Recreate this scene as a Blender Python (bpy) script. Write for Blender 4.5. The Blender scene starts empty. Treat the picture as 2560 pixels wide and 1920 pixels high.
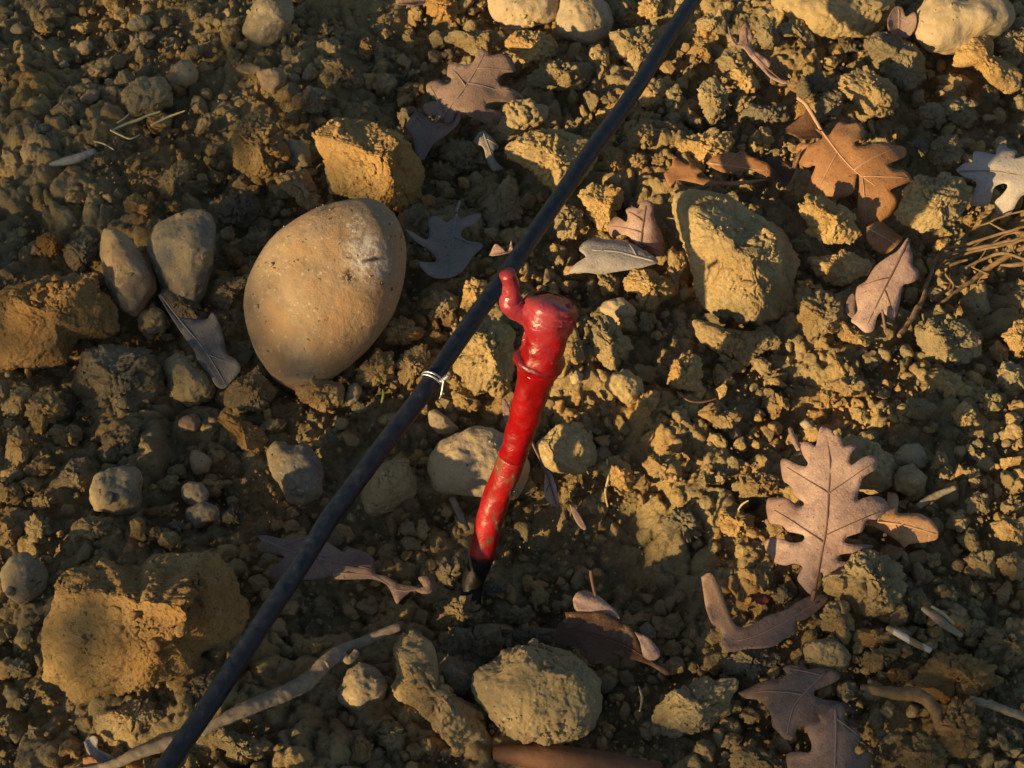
import bpy, bmesh, math, random
import numpy as np
from mathutils import Vector, Matrix
from mathutils.geometry import delaunay_2d_cdt
random.seed(7); RNG = np.random.default_rng(11)
S = bpy.context.scene; COL = S.collection

# ------------------------------------------------------------------ camera
PITCH = math.radians(55); HF = math.radians(20); DIST = .687
F = 1280/math.tan(HF)
CAM = np.array([0, -DIST*math.cos(PITCH), DIST*math.sin(PITCH)])
FWD = np.array([0, math.cos(PITCH), -math.sin(PITCH)])
RT = np.array([1., 0, 0]); UP = np.array([0, math.sin(PITCH), math.cos(PITCH)])
cd = bpy.data.cameras.new('camera'); cam = bpy.data.objects.new('camera', cd); COL.objects.link(cam)
cam.location = CAM; cam.rotation_euler = (math.pi/2-PITCH, 0, 0)
cd.sensor_width = 36; cd.lens = 18/math.tan(HF); cd.clip_start = .01; cd.clip_end = 2000
cd.dof.use_dof = True; cd.dof.focus_distance = .625; cd.dof.aperture_fstop = 45
S.camera = cam
# ------------------------------------------------------------------ light
SUN_EL = math.radians(16.5); SUN_AZ = math.radians(39)       # shadows run right and a little away
TOSUN = np.array([-math.cos(SUN_AZ)*math.cos(SUN_EL), -math.sin(SUN_AZ)*math.cos(SUN_EL), math.sin(SUN_EL)])
w = bpy.data.worlds.new('World'); S.world = w; w.use_nodes = True
nt = w.node_tree; sky = nt.nodes.new('ShaderNodeTexSky'); sky.sky_type = 'NISHITA'; sky.sun_disc = False
sky.sun_elevation = SUN_EL; sky.sun_rotation = math.atan2(TOSUN[0], TOSUN[1]); sky.air_density = 1.1; sky.dust_density = .8; sky.ozone_density = 1.4
nt.links.new(sky.outputs[0], nt.nodes['Background'].inputs[0]); nt.nodes['Background'].inputs[1].default_value = .066
sl = bpy.data.lights.new('sun', 'SUN'); so = bpy.data.objects.new('sun', sl); COL.objects.link(so)
sl.energy = 5; sl.angle = math.radians(.5); sl.color = (1, .72, .36)
so.rotation_euler = Vector(TOSUN).to_track_quat('Z', 'Y').to_euler(); so.location = (-3, -2, 2)
S.view_settings.view_transform = 'Standard'; S.view_settings.look = 'None'; S.view_settings.exposure = .42
S.view_settings.gamma = 1

# ------------------------------------------------------------------ projection
def rays(px, py):
    px = np.asarray(px, float); py = np.asarray(py, float)
    return FWD + RT*((px-1280)/F)[..., None] - UP*((py-960)/F)[..., None]
def at(px, py, z=0.):                                        # photo pixel + height -> point
    d = rays(px, py); t = (np.asarray(z)-CAM[2])/d[..., 2]
    return CAM + d*t[..., None]
def depth(p): return float(np.dot(np.asarray(p)-CAM, FWD))
K = 900/2212.
TILE = {'F': (0, 0, 2560/2212.)}
for i, x0 in enumerate((0, 830, 1660)):
    for j, y0 in enumerate((0, 620, 1245)): TILE['%d%d' % (i, j)] = (x0, y0, K)
def pts(tile, s):
    x0, y0, k = TILE[tile]
    a = np.array([[float(v) for v in q.split(',')] for q in s.split()])
    return np.stack([x0+a[:, 0]*k, y0+a[:, 1]*k], 1)

# ------------------------------------------------------------------ noise (numpy)
_perm = RNG.permutation(256); _perm = np.concatenate([_perm, _perm, _perm]).astype(np.int64)
_grad = RNG.normal(size=(256, 3)); _grad /= np.linalg.norm(_grad, axis=1)[:, None]
def hash3(i, j, k): return _perm[_perm[_perm[i & 255]+(j & 255)]+(k & 255)]
def perlin(p):
    pi = np.floor(p).astype(np.int64); pf = p-pi; u = pf*pf*pf*(pf*(pf*6-15)+10); r = 0
    for a in (0, 1):
        for b in (0, 1):
            for c in (0, 1):
                g = _grad[hash3(pi[:, 0]+a, pi[:, 1]+b, pi[:, 2]+c)]
                d = g[:, 0]*(pf[:, 0]-a)+g[:, 1]*(pf[:, 1]-b)+g[:, 2]*(pf[:, 2]-c)
                r = r+d*(u[:, 0] if a else 1-u[:, 0])*(u[:, 1] if b else 1-u[:, 1])*(u[:, 2] if c else 1-u[:, 2])
    return r*1.6
def fbm(p, n=4, g=.5):
    r = 0; a = 1
    for i in range(n): r = r+a*perlin(p*2.03**i+i*17.3); a *= g
    return r
_jit = RNG.random((256, 4))
def domes(p, flat=False):                                    # height of rounded grains packed in a jittered grid
    pi = np.floor(p).astype(np.int64); best = np.zeros(len(p))
    for a in (-1, 0, 1):
        for b in (-1, 0, 1):
            for c in ((0,) if flat else (-1, 0, 1)):
                h = _jit[hash3(pi[:, 0]+a, pi[:, 1]+b, (pi[:, 2]+c)*(0 if flat else 1))]
                dx = pi[:, 0]+a+h[:, 0]-p[:, 0]; dy = pi[:, 1]+b+h[:, 1]-p[:, 1]
                d2 = dx*dx+dy*dy
                if not flat: dz = pi[:, 2]+c+h[:, 2]-p[:, 2]; d2 = d2+dz*dz
                rr = .42+.42*h[:, 3]
                best = np.maximum(best, np.sqrt(np.maximum(0, rr*rr-d2)))
    return best

# ------------------------------------------------------------------ mesh helpers
def mesh_np(name, V, T, mat, parent=None, smooth=True):
    me = bpy.data.meshes.new(name); n = len(T); k = T.shape[1]
    me.vertices.add(len(V)); me.vertices.foreach_set('co', np.ascontiguousarray(V, np.float32).ravel())
    me.loops.add(n*k); me.loops.foreach_set('vertex_index', np.ascontiguousarray(T, np.int32).ravel())
    me.polygons.add(n); me.polygons.foreach_set('loop_start', np.arange(0, n*k, k, dtype=np.int32))
    me.polygons.foreach_set('use_smooth', np.full(n, smooth))
    me.update(calc_edges=True); me.materials.append(mat)
    o = bpy.data.objects.new(name, me); COL.objects.link(o)
    if parent: o.parent = parent
    return o
def tag(o, label=None, cat=None, group=None, kind=None):
    if label: o['label'] = label
    if cat: o['category'] = cat
    if group: o['group'] = group
    if kind: o['kind'] = kind
    return o
def empty(name, loc=(0, 0, 0)):
    o = bpy.data.objects.new(name, None); COL.objects.link(o); o.location = loc; o.empty_display_size = .01; return o
def localise(o, c):                                          # origin at the thing's base
    o.data.transform(Matrix.Translation(-Vector(c))); o.location = Vector(c)
ICO = {}
def ico(l):
    if l not in ICO:
        bm = bmesh.new(); bmesh.ops.create_icosphere(bm, subdivisions=l, radius=1)
        V = np.array([v.co[:] for v in bm.verts]); T = np.array([[v.index for v in f.verts] for f in bm.faces]); bm.free()
        ICO[l] = (V/np.linalg.norm(V, axis=1)[:, None], T)
    return ICO[l]
def tube(path, rad, seg=14, rough=0, freq=200, cap=True, seed=0, squash=1):
    P = np.asarray(path, float); n = len(P); rad = np.broadcast_to(rad, (n,)).astype(float)
    tan = np.gradient(P, axis=0); tan /= np.linalg.norm(tan, axis=1)[:, None]+1e-12
    nrm = np.cross(tan, [0.3, .2, 1]); nrm /= np.linalg.norm(nrm, axis=1)[:, None]; bi = np.cross(tan, nrm)
    a = np.linspace(0, 2*math.pi, seg, endpoint=False)
    V = P[:, None]+rad[:, None, None]*(np.cos(a)[None, :, None]*nrm[:, None]+squash*np.sin(a)[None, :, None]*bi[:, None])
    V = V.reshape(-1, 3)
    if rough:
        dirv = (V-np.repeat(P, seg, 0)); V = V+dirv*(rough*fbm(V*freq+seed, 3))[:, None]
    T = []
    for i in range(n-1):
        for j in range(seg):
            b = i*seg+j; c = i*seg+(j+1) % seg; T += [(b, c, c+seg), (b, c+seg, b+seg)]
    if cap:
        V = np.vstack([V, P[:1]-tan[:1]*rad[0]*.35, P[-1:]+tan[-1:]*rad[-1]*.35]); m = n*seg
        for j in range(seg): T += [(m, (j+1) % seg, j), (m+1, (n-1)*seg+j, (n-1)*seg+(j+1) % seg)]
    return V, np.array(T)
def resample(P, n, extra=None):
    P = np.asarray(P, float); s = np.r_[0, np.cumsum(np.linalg.norm(np.diff(P, axis=0), axis=1))]; m = len(P)
    t = np.linspace(0, s[-1], n)
    # Catmull-Rom
    out = np.zeros((n, P.shape[1])); idx = np.clip(np.searchsorted(s, t, side='right')-1, 0, m-2)
    for q, (i, tt) in enumerate(zip(idx, t)):
        u = (tt-s[i])/(s[i+1]-s[i]+1e-12); p0 = P[max(i-1, 0)]; p1 = P[i]; p2 = P[i+1]; p3 = P[min(i+2, m-1)]
        out[q] = .5*((2*p1)+(-p0+p2)*u+(2*p0-5*p1+4*p2-p3)*u*u+(-p0+3*p1-3*p2+p3)*u**3)
    return out

# ------------------------------------------------------------------ materials
def mat(name):
    m = bpy.data.materials.new(name); m.use_nodes = True; t = m.node_tree; b = t.nodes['Principled BSDF']; return m, t, b
def N(t, typ, **kw):
    n = t.nodes.new(typ)
    for k, v in kw.items():
        if k in n.inputs: n.inputs[k].default_value = v
        else: setattr(n, k, v)
    return n
def noise(t, vec, scale, detail=4, rough=.6): 
    n = N(t, 'ShaderNodeTexNoise'); n.inputs['Scale'].default_value = scale; n.inputs['Detail'].default_value = detail
    n.inputs['Roughness'].default_value = rough; t.links.new(vec, n.inputs['Vector']); return n.outputs['Fac']
def ramp(t, fac, stops):
    r = N(t, 'ShaderNodeValToRGB'); t.links.new(fac, r.inputs[0]); e = r.color_ramp.elements
    while len(e) < len(stops): e.new(.5)
    for q, (p, c) in zip(e, stops): q.position = p; q.color = (*c, 1) if len(c) == 3 else c
    return r.outputs[0]
def mix(t, fac, a, b, mode='MIX'):
    n = N(t, 'ShaderNodeMix', data_type='RGBA', blend_type=mode)
    for i, v in ((0, fac), (6, a), (7, b)):
        if hasattr(v, 'links'): t.links.new(v, n.inputs[i])
        elif isinstance(v, (int, float)): n.inputs[i].default_value = v
        else: n.inputs[i].default_value = (*v, 1)
    return n.outputs[2]
def mapr(t, v, a, b, c=0, d=1):
    n = N(t, 'ShaderNodeMapRange'); t.links.new(v, n.inputs[0])
    for i, x in enumerate((a, b, c, d)): n.inputs[i+1].default_value = x
    return n.outputs[0]
def bump(t, b, h, dist, strength=1, prev=None):
    n = N(t, 'ShaderNodeBump'); n.inputs['Strength'].default_value = strength; n.inputs['Distance'].default_value = dist
    t.links.new(h, n.inputs['Height'])
    if prev: t.links.new(prev, n.inputs['Normal'])
    if b: t.links.new(n.outputs[0], b.inputs['Normal'])
    return n.outputs[0]
def geo_pos(t): return N(t, 'ShaderNodeNewGeometry').outputs['Position']

def soil_material(name, base, rnd='object', pale=(.62, .48, .26), speck=.5):
    m, t, b = mat(name); P = geo_pos(t); b.inputs['Roughness'].default_value = .95; b.inputs['Specular IOR Level'].default_value = .15
    base = np.array(base); dk = tuple(base*.62); md = tuple(base); lt = tuple(np.minimum(base*1.3, .8))
    c = ramp(t, noise(t, P, 38, 6, .65), [(.32, dk), (.5, md), (.7, lt)])
    red = (base[0]*1.05, base[1]*.78, base[2]*.52)
    c = mix(t, mapr(t, noise(t, P, 22, 3), .46, .7, 0, .65), c, red)
    c = mix(t, mapr(t, noise(t, P, 300, 3, .7), .58, .72, 0, .55*speck), c, pale)
    c = mix(t, mapr(t, noise(t, P, 560, 3, .65), .33, .43, .75*speck, 0), c, tuple(base*.45))
    if rnd == 'object': r = N(t, 'ShaderNodeObjectInfo').outputs['Random']
    elif rnd == 'island': r = N(t, 'ShaderNodeNewGeometry').outputs['Random Per Island']
    else: r = noise(t, P, 9, 2)
    c = mix(t, 1, c, ramp(t, r, [(0, (.66, .70, .76)), (.3, (.85, .86, .92)), (.6, (.98, .96, .96)), (.85, (1.1, .98, .82)), (1, (1.18, 1.12, 1.05))]), 'MULTIPLY')
    t.links.new(c, b.inputs['Base Color'])
    n1 = bump(t, None, noise(t, P, 700, 4, .8), .0019, 1)
    v = N(t, 'ShaderNodeTexVoronoi'); v.inputs['Scale'].default_value = 420; t.links.new(P, v.inputs['Vector'])
    bump(t, b, v.outputs['Distance'], -.0010 if False else .0009, .6, n1)
    return m
def stone_material(name, a, c2, dust=.45, dcol=(.44, .33, .17), vein=False):
    m, t, b = mat(name); P = geo_pos(t); b.inputs['Roughness'].default_value = .82; b.inputs['Specular IOR Level'].default_value = .25
    c = ramp(t, noise(t, P, 26, 6, .6), [(.3, a), (.7, c2)])
    c = mix(t, mapr(t, noise(t, P, 170, 4, .7), .5, .75, 0, .5), c, tuple(np.array(a)*.6))
    c = mix(t, mapr(t, noise(t, P, 33, 7, .75), .56-.3*dust, .66-.2*dust, 0, .85), c, dcol)
    c = mix(t, mapr(t, noise(t, P, 420, 2, .6), .62, .7, 0, .6), c, (.6, .52, .38))
    c = mix(t, mapr(t, noise(t, P, 330, 2, .6), .27, .34, .8, 0), c, (.05, .04, .025))
    c = mix(t, 1, c, ramp(t, N(t, 'ShaderNodeObjectInfo').outputs['Random'], [(0, (.86, .86, .88)), (1, (1.1, 1.05, 1))]), 'MULTIPLY')
    t.links.new(c, b.inputs['Base Color'])
    n1 = bump(t, None, noise(t, P, 60, 6, .6), .004, .35)
    bump(t, b, noise(t, P, 620, 4, .75), .0006, .7, n1); return m
SOIL = (.54, .40, .19)
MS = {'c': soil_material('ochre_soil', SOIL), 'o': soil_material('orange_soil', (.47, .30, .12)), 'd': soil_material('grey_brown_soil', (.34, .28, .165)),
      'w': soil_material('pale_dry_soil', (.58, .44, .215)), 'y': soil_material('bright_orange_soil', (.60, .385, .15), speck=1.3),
      'g': stone_material('grey_stone', (.165, .15, .115), (.27, .24, .18), .5), 't': stone_material('tan_stone', (.40, .31, .19), (.52, .42, .27), .3),
      'b': stone_material('soil_caked_cobble', (.28, .215, .12), (.38, .295, .16), .85, (.40, .30, .14)), 'p': stone_material('pinkish_pebble', (.30, .19, .11), (.38, .26, .165), .4),
      'e': stone_material('tan_egg_stone', (.30, .21, .12), (.43, .325, .20), .3, (.42, .26, .13))}
M_GROUND = soil_material('loose_soil', (.48, .365, .175), 'pos'); M_CRUMB = soil_material('soil_crumb', (.52, .39, .19), 'island')

def leaf_material(name, c1, c2, spot, trans=.25, gloss=.5):
    m, t, b = mat(name); P = geo_pos(t); b.inputs['Roughness'].default_value = gloss; b.inputs['Specular IOR Level'].default_value = .35
    c = ramp(t, noise(t, P, 45, 5, .6), [(.32, c1), (.68, c2)])
    c = mix(t, mapr(t, noise(t, P, 230, 4, .7), .55, .75, 0, .7), c, spot)
    c = mix(t, mapr(t, noise(t, P, 70, 7, .85), .57, .68, 0, .6), c, (.5, .38, .2)); c = mix(t, mapr(t, noise(t, P, 620, 3, .7), .62, .68, 0, .7), c, tuple(np.array(spot)*.4))
    v = N(t, 'ShaderNodeTexVoronoi', feature='DISTANCE_TO_EDGE'); v.inputs['Scale'].default_value = 620; t.links.new(P, v.inputs['Vector'])
    c = mix(t, mapr(t, v.outputs['Distance'], 0, .15, .22, 0), c, spot); c = mix(t, mapr(t, noise(t, P, 24, 3), .5, .68, 0, .45), c, tuple(np.array(c1)*.62))
    t.links.new(c, b.inputs['Base Color'])
    n1 = bump(t, None, v.outputs['Distance'], .0004, .5); nn = bump(t, b, noise(t, P, 300, 5, .7), .0008, .6, n1)
    tr = N(t, 'ShaderNodeBsdfTranslucent'); t.links.new(mix(t, 1, c, (1.2, .75, .4), 'MULTIPLY'), tr.inputs[0])
    ms = N(t, 'ShaderNodeMixShader'); ms.inputs[0].default_value = trans
    t.links.new(b.outputs[0], ms.inputs[1]); t.links.new(tr.outputs[0], ms.inputs[2])
    t.links.new(ms.outputs[0], t.nodes['Material Output'].inputs[0]); return m
ML = {'pink': leaf_material('leaf_rose_brown', (.42, .26, .20), (.66, .48, .39), (.24, .12, .09)),
      'purple': leaf_material('leaf_mauve_brown', (.31, .20, .145), (.43, .30, .23), (.18, .10, .07)),
      'amber': leaf_material('leaf_amber', (.66, .38, .17), (.78, .50, .28), (.4, .2, .08), .3, .35),
      'orange': leaf_material('leaf_orange', (.46, .22, .09), (.55, .31, .14), (.25, .1, .035), .3),
      'grey': leaf_material('leaf_grey', (.36, .32, .28), (.5, .45, .4), (.22, .19, .16), .12, .6),
      'pale': leaf_material('leaf_pale', (.52, .46, .4), (.64, .58, .5), (.4, .33, .26), .2, .55),
      'ash': leaf_material('leaf_ash', (.24, .205, .16), (.38, .33, .27), (.14, .12, .1), .1, .6),
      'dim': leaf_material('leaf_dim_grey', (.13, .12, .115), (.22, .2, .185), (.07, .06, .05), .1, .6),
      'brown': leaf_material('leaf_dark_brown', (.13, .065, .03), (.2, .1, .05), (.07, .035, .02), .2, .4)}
MV = {}
def vein_mat(k):
    if k not in MV:
        m, t, b = mat('leaf_vein_'+k); b.inputs['Roughness'].default_value = .6
        b.inputs['Base Color'].default_value = {'pink': (.17, .09, .06, 1), 'purple': (.3, .2, .16, 1), 'orange': (.5, .3, .18, 1), 'grey': (.42, .38, .33, 1), 'pale': (.3, .2, .12, 1), 'brown': (.1, .05, .03, 1), 'dim': (.22, .2, .17, 1), 'amber': (.5, .3, .15, 1), 'ash': (.3, .27, .23, 1)}[k]
        MV[k] = m
    return MV[k]
def simple_mat(name, c1, c2, scale, rough=.7, bmp=.0005, stretch=None, spec=.4):
    m, t, b = mat(name); P = geo_pos(t); b.inputs['Roughness'].default_value = rough; b.inputs['Specular IOR Level'].default_value = spec
    f = noise(t, P, scale, 5, .65); t.links.new(ramp(t, f, [(.32, c1), (.68, c2)]), b.inputs['Base Color'])
    bump(t, b, f, bmp, .7); return m

# ------------------------------------------------------------------ ground
def macro(x, y):
    h = .006*np.sin(x*19+1.3)*np.cos(y*15-.4)+.004*np.sin(x*41+y*33)
    def g(px, py, r, a):
        c = at(px, py, 0); return a*np.exp(-((x-c[0])**2+(y-c[1])**2)/r**2)
    h = h+g(1230, 1430, .055, -.016)+g(1560, 1330, .05, -.010)+g(880, 1240, .06, -.010)
    h = h+g(1900, 860, .07, .008)+g(2350, 1150, .08, .008)+g(300, 300, .12, .006)+g(1650, 250, .08, .006)+g(1620, 1640, .06, -.006)
    return h
def macro1(x, y): return float(macro(np.array([x]), np.array([y]))[0])
def axis(a, b, step, far):
    c = np.arange(a, b, step); out = []; v = b; s = step
    while v < far: out.append(v); s *= 1.22; v += s
    lo = []; v = a-step; s = step
    while v > -far: lo.append(v); s *= 1.22; v -= s
    return np.array(lo[::-1]+list(c)+out)
gx = axis(-.40, .40, .00085, 150); gy = axis(-.24, .37, .00095, 150)
X, Y = np.meshgrid(gx, gy); x = X.ravel(); y = Y.ravel()
near = np.exp(-(np.maximum(0, np.hypot(x, y-.05)-.5)/.5)**2)
zero = np.zeros_like(x); h = macro(x, y)*near
P0 = np.stack([x, y, zero], 1); wob = np.stack([fbm(P0*60, 2), fbm(P0*60+9, 2), zero], 1)*.25
mask = np.clip(.55+.8*fbm(P0*14+3, 2), .15, 1)
mask2 = np.clip(.3+1.4*fbm(P0*9+8, 2), 0, 1)
h = h+near*(np.minimum(domes(P0*27+wob*.6+2, True), .5)*.020*mask2-.003+np.minimum(domes(P0*62+wob+5, True), .6)*.013*mask+np.minimum(domes(P0*140+wob*2, True), .62)*.0062+domes(P0*360+wob*2+11, True)*.0017)
h = h+near*(.005*fbm(P0*30, 4)+.0007*fbm(P0*260, 3, .7))-.0095
far = 1-near; h = h+far*(.02*fbm(P0*1.3, 3)+.01*perlin(P0*5))
nx, ny = len(gx), len(gy)
ii = (np.arange(ny-1)[:, None]*nx+np.arange(nx-1)[None]).ravel()
ground = mesh_np('ground', np.stack([x, y, h], 1), np.stack([ii, ii+1, ii+nx+1, ii+nx], 1), M_GROUND)
tag(ground, kind='structure')

# ------------------------------------------------------------------ hedge added unseen left of the frame: it keeps the low sun off the left and the front
hs = np.array([math.cos(SUN_AZ), math.sin(SUN_AZ), 0]); hu = np.array([-math.sin(SUN_AZ), math.cos(SUN_AZ), 0])
rh = np.random.default_rng(5); nl = 36000; RH = 2.6
u = rh.uniform(-1.1, 1.1, nl); hz = rh.uniform(.02, .85, nl)
topu = (RH-.015+np.interp(u, [-1.1, -.3, -.23, -.205, -.17, -.14, -.1, 0, .05, .1, .16, .2, .3, 1.1], [.7, .4, .2, .12, .06, .01, -.06, -.05, -.02, .02, .05, .08, .13, .4]))*math.tan(SUN_EL)+.012  # top edge shaped to set where its shade falls
topu = topu+.006*np.interp(u, np.linspace(-1.1, 1.1, 60), rh.uniform(-1, 1, 60))
ok = (hz < topu) & (rh.random(nl) > .62*np.exp(-((u+.055)/.055)**2)); u = u[ok]; hz = hz[ok]; nl = len(u)
Pc = -hs*RH+hu*u[:, None]+hs*rh.uniform(-.02, .02, nl)[:, None]+np.array([0, 0, 1.])*hz[:, None]
d1 = rh.normal(size=(nl, 3)); d1 /= np.linalg.norm(d1, axis=1)[:, None]; d2 = np.cross(d1, rh.normal(size=(nl, 3))); d2 /= np.linalg.norm(d2, axis=1)[:, None]
V = np.stack([Pc-d1*.010, Pc+d2*.0065, Pc+d1*.010, Pc-d2*.0065], 1).reshape(-1, 3)
hg = empty('occluder', -hs*RH); tag(hg, 'added leafy hedge standing beyond the left of the frame', 'occluder')
lm, t, b = mat('occluder_leaf'); b.inputs['Base Color'].default_value = (.05, .09, .025, 1)
o = mesh_np('shade_foliage', V, np.arange(nl*4).reshape(-1, 4), lm, hg, False); o.data.transform(Matrix.Translation(-hg.location))
wd, t, b = mat('occluder_wood'); b.inputs['Base Color'].default_value = (.12, .08, .05, 1)
for uu in (-.9, -.45, .5, .95):  # bare stems under the added leaves
    pb = -hs*RH+hu*uu; v, t_ = tube(np.array([pb+[0, 0, zz] for zz in (-.02, .18, .36, .5)]), [.02, .016, .012, .006], 10, .1, 20)
    o = mesh_np('stem', v, t_, wd, hg); o.data.transform(Matrix.Translation(-hg.location))

# ------------------------------------------------------------------ grain protos
PROT = []
for q in range(24):
    s = RNG.uniform(.6, 1.25, 3); pl = [(lambda v: v/np.linalg.norm(v))(RNG.normal(size=3)) for _ in range(8)]; pd = RNG.uniform(.5, .8, 8)
    for l in (2, 3, 4):
        V, T = ico(l); p = V.copy()
        for n, d in zip(pl, pd):
            e = np.maximum(0, p@n-d); p = p-n*e[:, None]
        p = p*(1+.2*fbm(V*1.3+q*7, 2)+.1*fbm(V*4+q*3, 4, .7))[:, None]*s
        PROT.append((l, p, T))
def grains(C, R, lvl2=.0016, up=None):
    """many crumbs as one vertex/face array"""
    Vs = []; Ts = []; off = 0; n = len(C); which = RNG.integers(0, 24, n)
    q = RNG.normal(size=(n, 4)); q /= np.linalg.norm(q, axis=1)[:, None]; a, b, c, d = q.T
    M = np.stack([a*a+b*b-c*c-d*d, 2*(b*c-a*d), 2*(b*d+a*c), 2*(b*c+a*d), a*a-b*b+c*c-d*d, 2*(c*d-a*b), 2*(b*d-a*c), 2*(c*d+a*b), a*a-b*b-c*c+d*d], 1).reshape(n, 3, 3)
    lev = 2+(R > lvl2).astype(int)+(R > .0046).astype(int)
    for l in (2, 3, 4):
        for w_ in range(24):
            sel = np.where((which == w_) & (lev == l))[0]
            if not len(sel): continue
            _, p, T = PROT[w_*3+(l-2)]
            V = np.einsum('nij,vj->nvi', M[sel], p)*R[sel][:, None, None]+C[sel][:, None]
            Vs.append(V.reshape(-1, 3)); Ts.append((T[None]+(np.arange(len(sel))*len(p))[:, None, None]+off).reshape(-1, 3)); off += len(sel)*len(p)
    return np.vstack(Vs), np.vstack(Ts)

# ------------------------------------------------------------------ clods and stones from their outlines
def radial(poly, sig):
    c = poly.mean(0)
    # area centroid
    xx, yy = poly.T; x2, y2 = np.roll(xx, -1), np.roll(yy, -1); cr = xx*y2-x2*yy; A = cr.sum()/2
    c = np.array([((xx+x2)*cr).sum()/(6*A), ((yy+y2)*cr).sum()/(6*A)])
    seg = []
    for i in range(len(poly)): seg.append(poly[i]+(np.roll(poly, -1, 0)[i]-poly[i])*np.linspace(0, 1, 60, endpoint=False)[:, None])
    b = np.vstack(seg)-c; th = np.arctan2(-b[:, 1], b[:, 0]); r = np.hypot(b[:, 0], b[:, 1])
    nb = 256; k = ((th+math.pi)/(2*math.pi)*nb).astype(int) % nb; R = np.zeros(nb)
    np.maximum.at(R, k, r); ok = R > 0; idx = np.arange(nb)
    R = np.interp(idx, idx[ok], R[ok], period=nb)
    kern = np.exp(-.5*(np.minimum(idx, nb-idx)/sig)**2); kern /= kern.sum()
    R = np.real(np.fft.ifft(np.fft.fft(R)*np.fft.fft(kern)))
    return c, R, abs(A)
def polyR(R, th):
    return np.interp((th+math.pi)/(2*math.pi)*256-.5, np.arange(256), R, period=256)
THINGS = []
def lump(tile, code, lift, outline, label=None, dz=.8):
    poly = pts(tile, outline); stone = code in 'gtbpe'
    c, R, area = radial(poly, 5 if stone else 2.2)
    vy = poly[:, 1].max()-poly[:, 1].min(); vx = poly[:, 0].max()-poly[:, 0].min()
    g = at(c[0], c[1], 0.); zg = macro1(g[0], g[1]); dep = depth(g); s = dep/F
    rv = vy*.5*s; zc = zg+rv*math.cos(PITCH)*(.95 if stone else 1.1 if vy < 130 else .85)+lift*.001
    P = at(c[0], c[1], zc); dep = depth(P); s = dep/F*(1.0 if stone else 1.06 if area < 14000 else .98)
    ray = (P-CAM)/np.linalg.norm(P-CAM); wv = -ray; uv = RT; vv = UP
    rad = math.sqrt(area/math.pi)*s; px = math.sqrt(area/math.pi)
    lv = 4 if px < 16 else 5 if px < 42 else 6 if px < 115 else 7
    Q, T = ico(lv); q = Q.copy(); sd = len(THINGS)*3.71
    rg = np.random.default_rng(len(THINGS)+100)
    if not stone:
        for n, d in ((np.array([-.5, -.28, .8])+rg.normal(size=3)*.14, rg.uniform(.48, .6)), (np.array([.15, .75, .6])+rg.normal(size=3)*.15, rg.uniform(.5, .65)), (np.array([.8, -.1, .55])+rg.normal(size=3)*.15, rg.uniform(.55, .7))):
            n = n/np.linalg.norm(n); e = np.maximum(0, q@n-d); q = q-n*e[:, None]
        for _ in range(8):
            n = rg.normal(size=3); n[2] = abs(n[2])*.8+.2; n /= np.linalg.norm(n); d = rg.uniform(.62, .85)
            e = np.maximum(0, q@n-d); q = q-n*e[:, None]
        q = q*(1+.07*fbm(Q*1.7+sd, 3))[:, None]
    else:
        for _ in range(3 if code != 'e' else 0):
            n = rg.normal(size=3); n[2] = abs(n[2])+.2; n /= np.linalg.norm(n); e = np.maximum(0, q@n-.85); q = q-n*(e*.7)[:, None]
        q = q*(1+(.05 if code != 'e' else .012)*fbm(Q*1.3+sd, 2))[:, None]
    th = np.arctan2(q[:, 1], q[:, 0]); bn = ((th+math.pi)/(2*math.pi)*40).astype(int) % 40; mxr = np.zeros(40)
    np.maximum.at(mxr, bn, np.hypot(q[:, 0], q[:, 1])); q[:, :2] /= np.interp((th+math.pi)/(2*math.pi)*40-.5, np.arange(40), np.maximum(mxr, .3), period=40)[:, None]
    Rr = polyR(R, th)*s
    D = min(rad, .75*min(vx, vy)*s*.9)*dz*(.8 if code == 'e' else 1.15 if stone else 1.0)
    V = P+uv*(q[:, 0]*Rr)[:, None]+vv*(q[:, 1]*Rr)[:, None]+wv*(q[:, 2]*D)[:, None]
    dirv = V-P; dirv /= np.linalg.norm(dirv, axis=1)[:, None]+1e-9
    if not stone:
        mk = np.clip(-.1+2.4*fbm(V*38+sd, 2), .0, 1)
        dd = domes(V*230+.3*fbm(V*90, 2)[:, None])*.0028*mk+domes(V*480+3)*.0014*(.5+mk)+.0013*fbm(V*90+sd, 5, .62)+(.0008*(1-np.abs(fbm(V*260+sd, 3, .7))*2) if lv > 4 else 0)
        crk = np.abs(perlin(V*48+sd)+.4*perlin(V*130)); dd = dd-.0022*np.exp(-(crk/.05)**2)*(lv > 4)
        V = V+dirv*(dd*(.65 if lv == 7 else 1)-.0012)[:, None]
    elif code == 'b':
        mk = np.clip(.1+2.4*fbm(V*30+sd, 2), .0, 1); V = V+dirv*(domes(V*230)*.0026*mk+domes(V*480+3)*.0009*(.3+mk)+.0014*fbm(V*90+sd, 5, .62))[:, None]
    elif code != 'e':
        dd = .0014*fbm(V*70+sd, 4)+domes(V*300)*.0007*np.clip(2*fbm(V*40+sd, 2), 0, 1)
        V = V+dirv*dd[:, None]
    else: V = V+dirv*(.0005*fbm(V*60, 4))[:, None]
    # crumbs stuck on it
    nk = int((area/(650 if not stone else 1000 if code == 'b' else 2600)) if code != 'e' else 14)
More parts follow.
